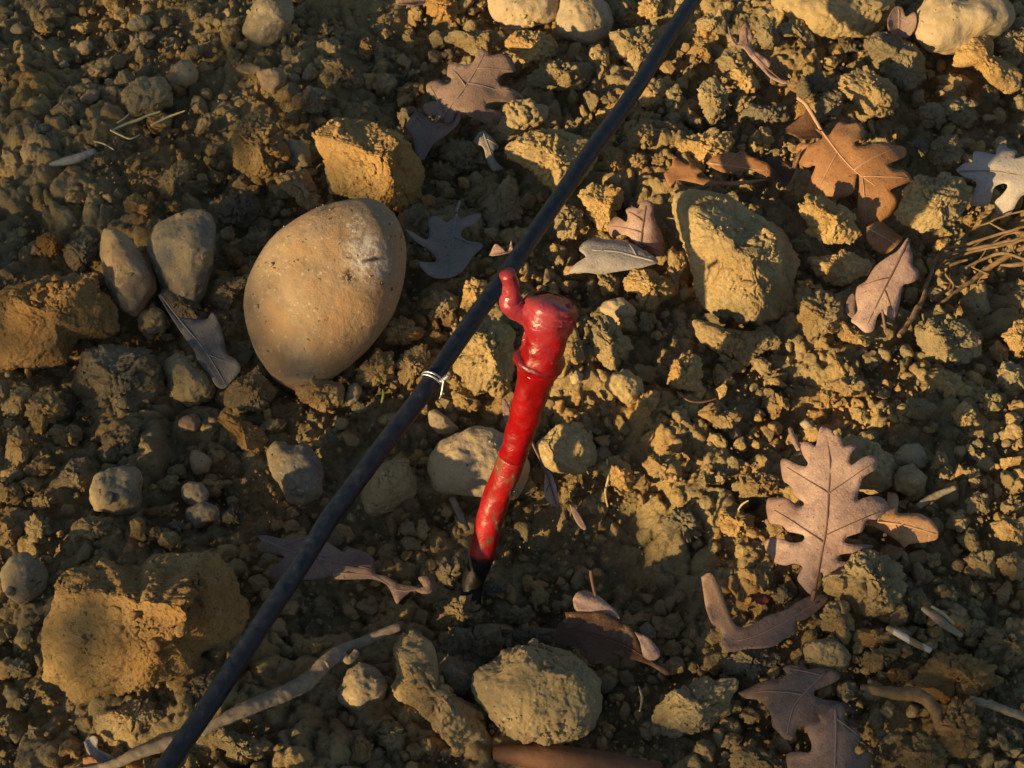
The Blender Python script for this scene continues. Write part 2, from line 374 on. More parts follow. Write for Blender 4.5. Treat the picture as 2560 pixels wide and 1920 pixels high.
    if nk > 2:
        upn = dirv@np.array([0, -.25, .97]); cand = np.where(upn > .15)[0] if not stone else np.where(upn > .2)[0]
        if len(cand):
            cl = fbm(V[cand]*40+sd, 2); wgt = np.clip(.05+1.6*cl, .01, None); wgt /= wgt.sum()
            pk = RNG.choice(cand, nk, p=wgt); rr = RNG.pareto(2.2, nk)*.00055+.00055; rr = np.minimum(rr, .0032)
            Vg, Tg = grains(V[pk], rr, .0014); T = np.vstack([T, Tg+len(V)]); V = np.vstack([V, Vg])
    big = px
    name = ('boulder' if big > 135 else 'cobble' if big > 90 else 'stone' if big > 34 else 'pebble') if stone else ('soil_clod' if big > 34 else 'soil_lump')
    o = mesh_np(name, V, T, MS[code]); base = (P[0], P[1], min(zg, P[2])); localise(o, base)
    THINGS.append(dict(o=o, c=c, px=px, code=code, name=name, label=label, asp=vx/vy, stone=stone))
    return o
exec_data = None
#DATA
LUMPS = """
00|g|0|1490,150 1530,60 1600,-40 1700,-80 1780,-20 1815,60 1800,140 1740,230 1680,275 1600,285 1530,250 1480,210#smooth grey stone cut off by the top edge left of centre
00|b|0|760,590 820,510 900,480 990,490 1045,550 1030,640 960,700 830,735 790,690#rounded brown stone with the dry grass stems below it
00|p|0|1030,470 1060,400 1120,355 1180,370 1220,440 1200,510 1140,545 1060,520
00|p|0|1570,440 1600,430 1740,425 1765,460 1740,540 1680,585 1610,540
00|b|0|780,160 850,90 910,95 940,140 900,175 800,190
00|b|0|800,290 840,220 900,205 945,220 900,280 820,310
00|p|0|465,300 490,250 550,240 575,280 550,340 490,350
00|y|8|1420,850 1440,760 1530,700 1600,670 1690,740 1730,830 1780,900 1770,980 1700,1000 1690,1090 1560,1120 1470,1060 1410,1010 1430,930#orange knobbly clod left of the flat-topped clod, above the egg-shaped stone
00|c|2|1700,1100 1780,1060 1870,1050 1920,1120 1970,1230 1920,1300 1850,1270 1760,1180
00|g|0|1760,850 1850,860 1910,950 1915,1040 1850,1050 1770,1000 1740,930
F|c|3|670,285 720,250 800,255 870,285 900,320 925,380 920,440 890,470 760,430 705,425 690,350#large flat-topped clod just above the egg-shaped stone
00|g|0|930,1420 960,1380 1100,1330 1170,1275 1260,1290 1320,1370 1320,1520 1290,1700 1240,1860 1150,1900 1020,1850 950,1700 900,1500#pale grey rough stone standing left of the egg-shaped stone
00|p|2|610,1440 660,1390 720,1400 800,1480 880,1570 950,1700 960,1800 890,1900 850,1970 740,1920 660,1750 620,1560#elongated pinkish stone leaning against the pale grey rough stone
00|c|0|745,1240 800,1190 860,1180 930,1270 925,1340 850,1340 770,1300
00|d|0|1330,1260 1420,1190 1530,1180 1600,1260 1590,1350 1500,1400 1400,1390 1320,1340
00|o|0|1360,1540 1400,1495 1470,1540 1515,1600 1480,1650 1390,1640
00|c|0|1470,1480 1540,1430 1640,1410 1650,1480 1600,1560 1520,1580 1470,1530
00|d|0|390,1500 440,1470 530,1460 600,1540 600,1600 520,1660 430,1650 385,1570
00|o|0|220,1470 300,1420 380,1460 390,1530 340,1570 250,1540
00|d|-1|310,680 380,630 470,640 530,710 480,790 420,780 340,740
00|d|-1|120,800 220,750 330,790 340,860 230,900 130,870
00|p|0|480,600 540,550 600,560 610,610 560,640 500,630
00|g|0|65,180 110,150 160,175 140,205 90,205
00|b|0|110,930 180,880 270,910 310,980 240,1010 150,1000
00|c|0|220,150 270,130 330,150 320,200 250,225
00|g|0|370,390 400,375 425,400 410,420 380,420
00|d|0|490,830 530,800 570,820 560,860 510,865
00|c|0|640,560 680,530 720,560 710,600 660,605
00|c|2|990,1090 1050,1020 1150,960 1170,1040 1150,1110 1080,1150 1060,1210 1000,1230 980,1150
00|c|0|1730,200 1760,150 1810,145 1840,200 1810,260 1750,250
00|c|0|1940,190 1990,110 2040,180 2020,220 1960,210
00|d|0|1950,260 2040,240 2100,280 2080,330 1990,320
00|d|1|1800,600 1900,540 2020,560 2080,600 2020,680 1900,700 1780,660
00|d|0|1960,370 2080,350 2200,420 2240,500 2160,560 2040,500 1990,440
00|c|0|0,290 60,290 80,330 40,350 0,340
00|c|0|-30,420 60,390 80,470 60,560 -20,560
00|c|0|1380,700 1420,670 1480,700 1480,750 1400,745
00|c|0|570,930 640,910 670,960 650,1010 590,1010
00|d|0|700,880 770,860 810,890 770,940 720,930
00|c|0|880,1100 920,1080 960,1110 940,1150 890,1145
00|c|0|1010,1250 1060,1230 1110,1260 1090,1310 1020,1310
10|t|4|950,-60 1400,-80 1400,130 1290,150 1180,170 1120,200 1080,180 1000,110 960,60#large ochre boulder cut off by the top edge at centre
10|t|4|1400,-40 1600,-60 1690,20 1740,120 1700,220 1620,290 1500,270 1400,220 1370,130 1390,60#rounded ochre cobble against the right side of the top boulder
10|w|4|1060,250 1130,190 1230,180 1330,210 1390,270 1370,340 1240,430 1180,420 1140,330 1070,290#sunlit clod below the ochre boulder, right of the mauve oak leaf
10|c|3|700,230 740,190 1000,190 1045,240 1030,300 900,350 770,290 690,250#ochre clod directly above the mauve lobed oak leaf
10|o|1|580,20 680,-30 780,20 790,80 730,130 640,110 590,70
10|o|1|155,350 180,250 230,225 300,290 290,330 220,370
10|d|1|400,480 470,390 535,440 530,500 450,510
10|o|2|395,550 470,510 580,510 585,560 520,620 420,600
10|c|2|1205,480 1280,390 1370,380 1460,400 1560,390 1600,470 1550,550 1400,560 1280,540 1220,520
10|w|2|1580,330 1640,290 1700,340 1700,480 1640,500 1600,420
10|w|3|1700,200 1850,190 1980,170 2040,230 2000,330 1960,400 1880,450 1770,380 1720,300#sunlit crumbly clod behind the upper drip tube
10|c|2|1730,20 1800,-20 1900,30 1890,120 1800,140 1730,100
10|c|2|1900,20 1980,-30 2050,20 2030,100 1950,130 1900,80
10|b|2|1000,800 1010,730 1080,650 1200,620 1330,650 1330,740 1230,790 1100,870 1030,880#smooth stone in shade under the mauve oak leaf
F|w|15|1078,318 1140,280 1215,278 1280,300 1300,340 1270,390 1230,435 1205,430 1165,390 1130,355 1090,345#bright pointed clod left of the upper drip tube
10|d|1|680,920 740,860 860,880 930,940 950,1010 870,1060 760,1040 690,980
10|d|0|610,1010 660,980 740,1040 760,1080 680,1110 610,1070
10|w|2|1850,560 1930,490 2030,480 2070,540 2040,640 1930,680 1860,640
10|w|2|1800,830 1850,780 1930,740 2010,830 1980,890 1900,930 1820,890
10|c|1|1660,930 1720,890 1790,930 1790,1020 1720,1070 1670,1050
10|w|3|1510,1190 1600,1130 1720,1150 1780,1200 1750,1320 1740,1410 1640,1425 1570,1330 1540,1230
10|c|3|1350,1330 1440,1240 1540,1290 1555,1400 1500,1470 1420,1490 1350,1410
10|d|1|1770,1200 1830,1180 1880,1250 1850,1290 1780,1280
10|c|1|1820,980 1880,930 1930,960 1920,1040 1850,1080
10|c|1|1980,980 2020,950 2060,980 2050,1040 1990,1040
10|d|3|920,1250 1000,1190 1080,1080 1130,1100 1170,1250 1160,1340 1080,1360 1000,1420 940,1480 960,1380 920,1310
10|d|0|440,1290 520,1270 580,1340 570,1450 500,1490 440,1440
10|c|1|1010,1450 1090,1410 1200,1390 1240,1430 1150,1500 1070,1500
10|d|0|405,700 450,670 510,690 500,750 430,765
10|d|0|780,800 830,760 865,790 840,850 790,840
10|d|0|700,1230 760,1210 800,1240 770,1270 720,1265
10|d|0|800,1230 850,1200 900,1230 880,1290 820,1280
10|c|1|1640,600 1700,560 1750,600 1720,650 1660,640
10|c|1|1900,700 1960,680 2010,710 1980,760 1920,750
10|c|0|0,270 40,250 60,300 20,340 0,330
10|w|2|2070,560 2120,520 2150,560 2120,680 2070,700
10|c|0|450,180 500,170 530,270 480,310 430,240
10|c|0|870,20 920,-10 950,30 910,70 870,60
20|b|5|640,-20 900,-80 1400,-60 1400,60 1350,180 1200,230 1000,250 880,200 780,120 680,60#dark smooth boulder cut off by the top edge right of the tube
20|t|6|1540,100 1620,-40 1800,-60 2050,-60 2150,20 2180,80 2120,180 2060,220 1900,300 1750,340 1620,320 1540,240#pale smooth boulder in the upper right corner
20|w|5|1780,380 1810,300 1800,240 1880,190 1980,200 2025,280 2020,340 2100,380 2190,450 2190,550 2100,570 1990,500 1930,440 1880,400 1800,420#long sunlit clod below the pale boulder
20|c|3|2030,250 2100,190 2212,190 2300,260 2300,330 2150,360 2060,310
20|c|2|2120,170 2200,120 2280,140 2280,190 2140,190
20|d|5|1210,260 1300,190 1450,210 1560,280 1620,370 1640,480 1540,560 1440,540 1360,470 1290,380#big shaded clod left of the long sunlit clod
20|c|4|1060,510 1160,420 1240,390 1340,470 1450,530 1460,620 1440,680 1380,720 1250,730 1160,650 1100,570#ridged clod above the orange oak leaf
20|d|2|800,540 880,450 950,430 1010,490 980,570 900,610 820,600
20|d|1|920,640 1000,560 1090,560 1110,640 1060,740 960,740
20|w|3|690,190 760,130 850,120 880,180 930,260 920,300 860,280 830,220 740,230
20|w|2|190,140 240,100 330,80 390,110 370,170 280,195 210,180
20|c|1|165,290 200,220 260,250 285,340 230,360 180,320
20|w|2|335,360 370,310 450,305 510,350 500,400 430,430 380,440 340,410
20|w|2|370,470 420,420 520,400 550,450 600,540 560,570 460,560 420,500
20|w|2|210,600 240,500 310,490 390,560 400,640 350,720 290,780 240,700
20|w|1|20,680 60,540 120,520 110,600 50,700
20|c|1|420,650 470,600 550,600 520,660 450,680
20|d|1|500,690 560,640 700,640 750,680 750,740 680,760 560,750
20|w|2|530,840 600,770 660,790 680,880 640,920 560,880
20|w|4|60,900 100,850 180,850 280,815 400,830 440,900 400,940 280,960 230,1020 170,1000 140,940 90,950#sunlit clod resting on the curled folded leaf
F|w|-2|1442,420 1460,400 1560,405 1600,430 1700,490 1735,560 1725,600 1720,650 1690,700 1640,715 1590,700 1540,690 1500,650 1490,600 1470,520 1445,460#large clod crossed by the diagonal tube shadow
20|w|20|880,1230 960,1200 1080,1250 1150,1300 1170,1380 1220,1440 1170,1500 1000,1500 860,1430 890,1380 860,1300#flat-faced clod pinning the lower tip of the orange leaf
20|w|20|1460,1150 1550,1080 1690,1065 1820,1080 1910,1150 1900,1230 1830,1330 1700,1430 1600,1440 1480,1400 1390,1330 1440,1230#big yellow clod between the orange leaf and the pale leaf
20|d|2|1690,660 1770,600 1850,590 1920,680 1930,740 1850,790 1740,770
20|d|2|1930,590 1980,520 2060,550 2060,640 1980,650
20|d|2|1560,700 1610,640 1700,660 1730,740 1690,800 1600,790
20|d|2|1640,880 1700,820 1800,820 1840,900 1820,1000 1700,1040 1640,960
20|c|2|1680,480 1750,440 1850,460 1900,500 1830,560 1720,540
20|d|2|1500,880 1560,840 1620,880 1620,960 1540,980 1500,940
20|b|1|770,1100 820,1030 880,1050 880,1160 830,1250 780,1200
20|d|2|560,180 620,100 680,130 720,220 680,300 600,290
20|d|2|1060,260 1120,220 1210,270 1200,310 1100,320
21|w|6|1520,480 1570,390 1680,380 1800,410 1890,440 1950,540 1970,650 1900,710 1790,740 1690,750 1610,690 1550,600#large rounded ochre clod below the root tangle
21|w|4|870,70 900,50 1000,60 1100,20 1200,60 1280,100 1250,170 1170,200 1090,235 1000,210 930,160#flat sunlit clod left of the tan oak leaf
21|w|4|820,330 850,270 940,270 1060,330 1110,380 1090,470 1050,520 960,550 900,570 860,540 840,430
21|w|3|800,190 900,200 930,240 880,270 830,260
21|c|3|1090,440 1180,500 1270,530 1250,610 1170,600 1090,560
21|c|2|160,430 220,430 420,490 560,510 700,540 710,600 620,640 560,700 500,730 400,690 280,620 180,560#broad crumbly clod just below the tube-shadowed clod
21|w|2|20,780 60,680 150,650 210,700 220,860 170,880 80,860 20,830
21|c|2|1010,830 1100,790 1200,780 1250,840 1220,900 1130,910 1040,890
21|c|2|990,640 1050,620 1110,720 1130,780 1060,760
21|c|1|960,880 1060,880 1080,930 1010,1000 970,960
21|c|2|1640,800 1720,760 1800,780 1870,860 1860,910 1740,910 1680,860
21|w|3|2030,760 2080,690 2180,700 2240,760 2240,870 2120,880 2040,840
21|w|4|2070,540 2150,450 2212,420 2280,500 2280,680 2150,680 2110,610
21|c|2|1990,610 2060,590 2120,640 2110,700 2030,700
21|t|1|830,1080 870,1040 910,1070 935,1110 870,1120
21|b|1|1100,1160 1220,1180 1330,1250 1420,1330 1420,1430 1330,1500 1200,1480 1100,1350#shaded round cobble tucked behind the large oak leaf
21|g|1|1410,1260 1480,1200 1560,1200 1620,1280 1600,1350 1500,1360 1420,1320
21|b|1|1410,1420 1450,1350 1530,1330 1600,1400 1590,1490 1500,1540 1420,1490
21|c|2|1640,1340 1680,1250 1730,1260 1790,1390 1760,1420 1700,1400
21|c|2|1800,1380 1870,1340 1950,1350 1960,1400 1880,1430
21|c|2|420,1440 480,1390 600,1370 700,1400 700,1500 600,1540 480,1530
21|c|2|300,1060 350,1000 440,1000 480,1040 430,1110 360,1130
21|w|1|0,1300 60,1290 110,1370 90,1440 20,1420
21|c|1|305,1400 340,1370 390,1390 380,1440 320,1440
21|c|1|200,1400 250,1360 290,1420 270,1480 200,1470
21|c|1|340,640 400,640 480,700 470,760 380,740
21|c|1|660,870 710,860 770,930 770,1000 700,980
21|w|2|20,140 40,30 120,20 140,100 90,190 80,290 20,280
21|b|0|1820,330 1900,250 1960,200 2000,300 2000,400 1900,430 1840,380
21|c|2|1440,980 1500,920 1620,930 1680,980 1600,1060 1480,1040
21|c|2|1760,1010 1850,960 1900,1000 1890,1080 1800,1090
21|c|2|1920,900 2000,870 2100,920 2080,1000 1980,1010
21|c|1|2060,1580 2130,1520 2220,1560 2200,1640 2090,1640
21|c|1|1850,1550 1920,1500 2010,1520 2000,1620 1880,1630
22|w|4|980,560 960,480 1060,440 1120,390 1200,310 1280,290 1390,340 1450,430 1490,540 1480,640 1420,710 1330,770 1230,780 1180,700 1120,640 1000,590#large ochre clod below the big oak leaf's lower lobes
22|w|2|535,470 560,400 620,370 680,410 690,500 660,570 600,570 550,530
22|c|3|970,720 1000,660 1070,640 1130,690 1170,770 1160,850 1110,900 1060,850 1000,790
22|b|1|860,940 870,880 960,860 1060,870 1110,960 1120,1020 1050,1050 940,1030 870,1000
22|d|1|340,1010 390,960 500,930 640,930 740,970 740,1020 660,1070 540,1100 400,1080
22|w|4|-90,1300 -30,1240 60,1180 200,1100 280,1095 400,1100 470,1090 470,1160 430,1230 400,1330 300,1440 180,1480 60,1490 -60,1450 -100,1380#oblong sunlit clod right of the soil-caked round cobble
22|o|1|1540,1160 1580,1060 1660,960 1800,930 1930,960 2040,1040 2030,1150 1900,1230 1740,1280 1620,1220#large orange-brown clod beneath the banded straw
22|d|0|1950,920 2000,830 2100,770 2230,780 2300,900 2250,1020 2100,1030 1970,990
22|o|1|1690,1400 1740,1300 1830,1250 1900,1290 1930,1400 1930,1520 1850,1600 1740,1580 1700,1500
22|o|1|1500,1560 1560,1490 1660,1510 1740,1580 1720,1680 1540,1700 1500,1640
22|c|0|1840,790 1900,740 1960,760 1990,830 1920,880 1850,860
22|d|0|1230,960 1300,920 1460,920 1470,960 1400,1020 1350,1060 1240,1050
22|o|0|1360,1080 1430,1040 1500,1060 1530,1110 1430,1140 1370,1130
22|c|1|1160,870 1230,820 1400,830 1460,870 1400,900 1230,910
22|d|0|0,130 60,60 160,70 240,140 250,240 100,290 0,260
22|c|1|310,160 360,80 470,60 550,100 550,190 450,250 320,210
22|c|1|680,600 730,560 790,600 770,650 700,640
22|d|0|400,1570 500,1530 650,1550 780,1600 780,1700 420,1700
22|c|2|2000,160 2080,110 2200,130 2260,220 2200,290 2080,260
22|c|1|1790,100 1850,90 1870,160 1830,220 1790,190
22|c|1|1590,340 1680,320 1700,400 1640,440
22|c|1|1850,380 1960,320 2050,400 2040,490 1940,470
22|c|1|2060,370 2130,330 2220,380 2200,470 2100,460
22|c|0|1970,520 2060,500 2080,550 2010,575
22|c|0|1700,580 1770,540 1830,580 1800,640 1740,640
22|d|0|1060,1160 1120,1140 1170,1170 1160,1220 1080,1220
22|d|0|1960,1290 2040,1280 2060,1350 2000,1400 1950,1360
22|d|0|2100,1420 2160,1390 2220,1430 2200,1500 2120,1500
22|d|0|1300,1500 1400,1440 1500,1430 1490,1480 1380,1530
22|c|0|1340,1310 1380,1280 1420,1310 1390,1350
F|e|5|770,428 820,430 860,465 878,540 870,620 845,690 805,742 748,795 690,835 628,848 578,808 545,740 528,680 530,620 560,550 610,490 690,445#large smooth egg-shaped tan stone left of the drip tube
11|w|2|545,350 610,270 700,250 770,290 775,370 720,420 630,410
11|w|2|810,210 870,170 940,200 930,270 860,330 790,370 810,290
11|w|4|750,480 820,420 940,420 1060,430 1140,480 1140,640 1120,830 1090,890 980,900 880,890 800,830 710,750 770,640#large sunlit clod between the tube and the red graft
11|c|2|330,480 420,420 500,440 580,520 540,560 430,600 320,610 280,590 290,540
11|c|3|145,790 200,700 280,640 370,660 390,760 340,820 240,860 160,850
11|c|2|390,700 430,650 560,600 605,660 580,760 510,800 470,880 420,820
11|c|1|50,750 90,700 135,740 130,800 60,810
11|t|1|80,920 100,850 150,820 180,870 160,950 110,970
01|c|2|1800,850 1880,760 1960,780 2120,850 2130,960 2020,1000 1930,980 1850,930
11|t|2|590,1010 640,990 720,1050 780,1110 740,1140 650,1145 600,1080
11|c|1|730,900 780,840 840,880 920,990 850,1010 770,990
11|c|1|770,1050 820,1010 865,1060 820,1100
11|t|1|600,1270 640,1200 760,1150 880,1090 980,1100 1080,1160 1180,1250 1215,1350 1190,1450 1140,1540 1050,1570 930,1520 740,1515 640,1480 595,1380#smooth tan cobble behind the lower red stem
11|b|1|1250,1190 1330,1130 1450,1105 1540,1130 1600,1230 1600,1310 1530,1370 1400,1385 1290,1330#shaded rounded stone just right of the red stem
11|b|0|180,1560 200,1440 290,1340 400,1295 480,1340 520,1430 520,1500 420,1560 350,1620 230,1650#half-buried stone right of the tube, left of the tan cobble
11|c|1|475,1300 520,1250 590,1290 590,1330 500,1335
11|c|1|515,1370 560,1350 600,1390 570,1460 530,1430
11|w|3|1570,470 1620,410 1700,420 1760,500 1830,570 1850,640 1790,700 1750,750 1690,740 1640,680 1590,640
11|t|2|1640,370 1700,320 1800,315 1865,370 1860,430 1760,460 1690,420
11|w|2|1790,180 1850,120 1960,130 2080,200 2120,290 2020,330 1990,400 1900,380 1870,280 1800,260
11|c|1|1620,160 1700,130 1780,200 1750,290 1660,310 1630,240
11|c|1|1900,400 1990,390 2010,450 1940,530 1890,490
11|c|2|1440,520 1500,480 1550,600 1540,690 1450,740 1400,860 1400,700
11|t|1|1455,790 1500,740 1550,770 1540,830 1480,840
11|b|1|1680,840 1720,770 1820,760 1900,810 1910,880 1850,950 1780,950 1710,900
11|c|2|1860,960 1900,890 1990,890 2005,980 1930,1045 1860,1040
11|d|0|1640,970 1680,920 1740,930 1750,1000 1700,1035 1650,1020
11|c|3|1890,1340 1930,1270 2060,1265 2150,1310 2140,1400 2030,1440 1940,1400
11|c|1|1400,1490 1450,1420 1510,1410 1510,1480 1470,1560 1410,1570
11|c|1|1650,1350 1700,1290 1760,1260 1830,1330 1850,1430 1780,1500 1700,1450
11|c|1|1560,1530 1640,1480 1700,1560 1680,1640 1590,1630
11|c|0|2020,990 2060,970 2090,1000 2060,1030
11|c|0|2080,1010 2140,990 2160,1040 2110,1080
12|w|4|345,880 430,830 520,815 600,850 640,960 660,1100 740,1210 860,1260 940,1310 940,1380 1000,1480 1020,1560 900,1570 780,1560 640,1450 560,1350 480,1280 380,1240 340,1150 400,1080 370,960#long boot-shaped sunlit clod left of the soil-caked cobble
12|b|2|850,1090 1000,1040 1060,960 1160,910 1300,920 1450,950 1570,1030 1640,1130 1665,1270 1620,1400 1520,1490 1330,1510 1130,1480 1010,1380 900,1250#large round cobble caked with soil near the bottom centre
12|g|0|660,1060 730,1010 820,1060 850,1120 830,1190 760,1215 690,1170
12|d|-1|660,960 740,820 860,780 1040,790 1060,880 1000,1000 870,1080 740,1010
12|d|0|600,780 640,640 740,590 860,590 915,670 910,760 800,800 680,840
12|d|-1|1060,740 1100,690 1200,680 1230,730 1190,790 1090,790
12|d|-2|1080,850 1200,780 1340,800 1370,880 1250,930 1130,900
12|d|0|640,480 690,380 770,370 790,450 740,560 660,540
12|d|-1|940,560 1000,490 1080,510 1100,590 1010,620 950,610
12|g|1|30,1200 110,1060 200,1010 290,1060 340,1150 320,1250 170,1310 60,1260
12|c|0|275,1440 320,1370 400,1380 470,1430 440,1520 360,1570 285,1520
12|o|0|110,1540 170,1450 260,1500 260,1590 190,1640 120,1610
12|p|9|1115,1450 1170,1390 1240,1440 1240,1490 1170,1500
12|c|0|2010,820 2060,720 2120,700 2170,780 2130,860 2050,860
12|c|0|2040,940 2100,870 2145,900 2130,970 2070,980
12|g|0|1880,800 1930,760 2000,810 2000,870 1900,870
12|d|0|290,270 330,245 350,280 320,300
12|d|0|520,300 570,290 610,320 570,345
12|d|0|1930,1110 1980,1090 2020,1130 1980,1160
02|y|8|210,1000 240,780 300,620 330,480 430,400 550,400 620,340 760,410 860,410 930,320 1100,305 1290,315 1390,320 1420,380 1515,440 1500,520 1600,660 1560,780 1480,900 1340,920 1260,960 1230,1050 1100,1110 950,1160 780,1200 620,1250 480,1280 390,1260 340,1190 240,1160#biggest rough clod, left of the tube in the lower left
02|g|0|0,440 60,350 160,340 260,400 300,490 270,580 130,665 30,600 0,520
02|c|0|-40,200 10,130 60,130 100,200 60,280 -30,300
02|c|0|160,180 210,90 290,130 320,210 260,280 180,260
02|c|0|410,260 450,180 520,130 650,140 740,200 700,240 620,230 520,230
02|d|0|870,160 900,120 950,150 930,190 880,190
02|d|0|1030,190 1060,140 1130,140 1150,190 1090,210
02|d|0|890,230 940,170 1010,190 1000,250 920,270
02|o|0|870,90 940,50 1080,30 1130,80 1080,130 930,120
02|g|-2|1130,60 1250,20 1340,60 1340,130 1200,190 1140,130
02|d|-1|1360,100 1430,50 1510,90 1510,140 1430,170 1370,150
02|d|0|110,820 190,750 240,770 220,900 140,900
02|c|0|40,1060 110,1000 190,1030 200,1100 110,1110
02|d|0|30,1220 110,1170 210,1160 220,1270 130,1300 30,1290
02|d|0|-40,1350 60,1330 90,1430 60,1510 -40,1500
02|d|0|140,1450 180,1370 240,1400 240,1480 170,1500
02|c|-1|560,1400 600,1330 740,1290 900,1230 1000,1280 1040,1350 950,1400 930,1460 800,1500 650,1490
02|d|-1|1060,1330 1100,1180 1200,1080 1320,1060 1350,1150 1250,1280 1120,1400
02|c|0|1460,1130 1530,1050 1590,1090 1640,1150 1600,1200 1500,1200
02|c|0|1300,1450 1400,1430 1560,1470 1600,1530 1580,1600 1480,1650 1400,1620 1380,1550 1300,1500
02|c|0|1900,1600 1950,1530 2040,1500 2090,1560 2060,1640 1960,1659
02|c|0|1760,950 1830,900 1900,850 2050,890 2030,1000 1900,1010 1790,990
02|c|0|1930,620 1990,590 2060,690 2040,740 1960,700
02|c|0|1820,670 1860,610 1920,690 1850,700
02|d|0|330,1520 390,1490 430,1530 400,1570 350,1560
01|o|4|-60,300 0,230 120,200 330,140 590,150 640,240 740,350 760,480 760,540 620,560 500,560 440,640 420,740 250,770 170,780 120,750 -60,760#big orange-brown clod at the left edge
01|d|4|420,850 470,700 490,600 640,580 850,600 950,620 1000,700 1030,880 980,960 850,1020 700,1070 600,1090 540,1040 500,930#big grey-brown clod just below the left-edge clod
01|b|0|1000,700 1110,650 1200,720 1290,780 1320,860 1300,930 1170,970 1070,920 1030,830
01|d|1|1390,880 1470,800 1580,740 1640,800 1710,870 1670,960 1580,990 1470,1000 1400,950
01|o|0|1340,1040 1380,1010 1500,1060 1600,1110 1630,1180 1600,1250 1500,1240 1420,1180 1380,1110
01|g|2|1630,1270 1690,1175 1770,1210 1880,1200 1960,1280 1990,1400 1980,1520 1870,1600 1770,1560 1740,1460 1660,1370#pale grey angular stone left of the tube below the egg-shaped stone
01|d|0|600,1250 640,1140 760,1080 860,1080 850,1200 830,1290 740,1320 610,1310
01|d|0|860,1080 930,1110 950,1200 900,1250 850,1240
01|g|1|565,1460 580,1380 660,1345 830,1355 870,1400 875,1540 840,1620 720,1650 620,1610 565,1640#angular grey stone with a warm lower corner, lower left
01|p|0|1160,1300 1180,1240 1260,1240 1310,1310 1280,1380 1200,1390
01|t|0|1110,1470 1160,1430 1240,1450 1280,1520 1260,1580 1180,1590 1130,1540
01|p|0|1070,1080 1110,1030 1200,1020 1250,1070 1200,1130 1110,1140
01|c|0|150,960 200,900 280,880 390,960 380,1030 290,1060 260,1150 190,1080
01|c|0|30,990 100,850 190,860 180,950 140,1040 60,1030
01|c|0|310,1140 360,1100 480,1090 500,1130 450,1200 370,1210
01|c|0|40,1150 110,1080 170,1120 190,1230 170,1310 100,1350 30,1260
01|d|0|310,1460 400,1380 440,1300 530,1290 550,1400 520,1510 440,1480 360,1490
01|c|0|150,1370 180,1340 290,1300 290,1390 200,1420
01|c|0|-50,1430 50,1400 130,1470 100,1540 0,1570 -50,1550
01|c|0|190,1560 240,1510 350,1510 360,1570 290,1620 210,1610
01|b|0|850,420 930,360 1010,400 1000,500 930,550 880,500
01|d|0|1280,300 1310,200 1400,180 1540,170 1540,230 1470,300 1390,400 1300,360
01|c|0|960,1440 1010,1400 1080,1400 1100,1450 1050,1490 980,1490
01|d|2|990,260 1060,220 1150,280 1220,350 1270,430 1270,510 1180,460 1080,400 1010,330
01|d|0|1260,1110 1300,1090 1340,1120 1310,1150 1270,1150
01|c|0|440,1010 480,980 510,1020 480,1050
"""
for ln in LUMPS.strip().splitlines():
    body, _, lab = ln.partition('#'); a = body.split('|')
    lump(a[0], a[1], float(a[2]), a[3], lab or None)

eg = next(T_ for T_ in THINGS if T_['code'] == 'e')['o']; EV = np.array([v.co[:] for v in eg.data.vertices])+np.array(eg.location)
vd = EV-CAM; ex = 1280+F*(vd@RT)/(vd@FWD); ey = 960-F*(vd@UP)/(vd@FWD)
def egg_point(a_, b_):
    d = np.hypot(ex-a_, ey-b_)+4000*(vd@FWD); return EV[int(np.argmin(np.where(np.hypot(ex-a_, ey-b_) < 9, vd@FWD, 9)))]
t = MS['e'].node_tree; b = t.nodes['Principled BSDF']; P_ = geo_pos(t)
def blob(pt, size, lo, hi, nsc, rot=0):
    mp = N(t, 'ShaderNodeMapping', vector_type='TEXTURE'); mp.inputs['Location'].default_value = tuple(pt); mp.inputs['Scale'].default_value = size; mp.inputs['Rotation'].default_value = (0, 0, rot)
    t.links.new(P_, mp.inputs['Vector']); ln = N(t, 'ShaderNodeVectorMath', operation='LENGTH'); t.links.new(mp.outputs[0], ln.inputs[0])
    mt = N(t, 'ShaderNodeMath', operation='MULTIPLY'); t.links.new(mapr(t, ln.outputs['Value'], .3, 1, 1, 0), mt.inputs[0]); t.links.new(mapr(t, noise(t, P_, nsc, 5, .7), lo, hi), mt.inputs[1]); return mt.outputs[0]
old = b.inputs['Base Color'].links[0].from_socket
c = mix(t, blob(egg_point(925, 645), (.013, .016, .02), .42, .58, 330), old, (.74, .66, .56))
c = mix(t, blob(egg_point(890, 560), (.008, .010, .02), .5, .62, 400), c, (.66, .56, .44))
c = mix(t, blob(egg_point(880, 760), (.02, .02, .02), .35, .6, 90), c, (.42, .25, .12))
c = mix(t, blob(egg_point(941, 645), (.0075, .0012, .02), .1, .4, 300, .4), c, (.07, .06, .07))
c = mix(t, blob(egg_point(877, 690), (.0045, .004, .02), .45, .5, 500), c, (.05, .04, .03))
t.links.new(c, b.inputs['Base Color'])

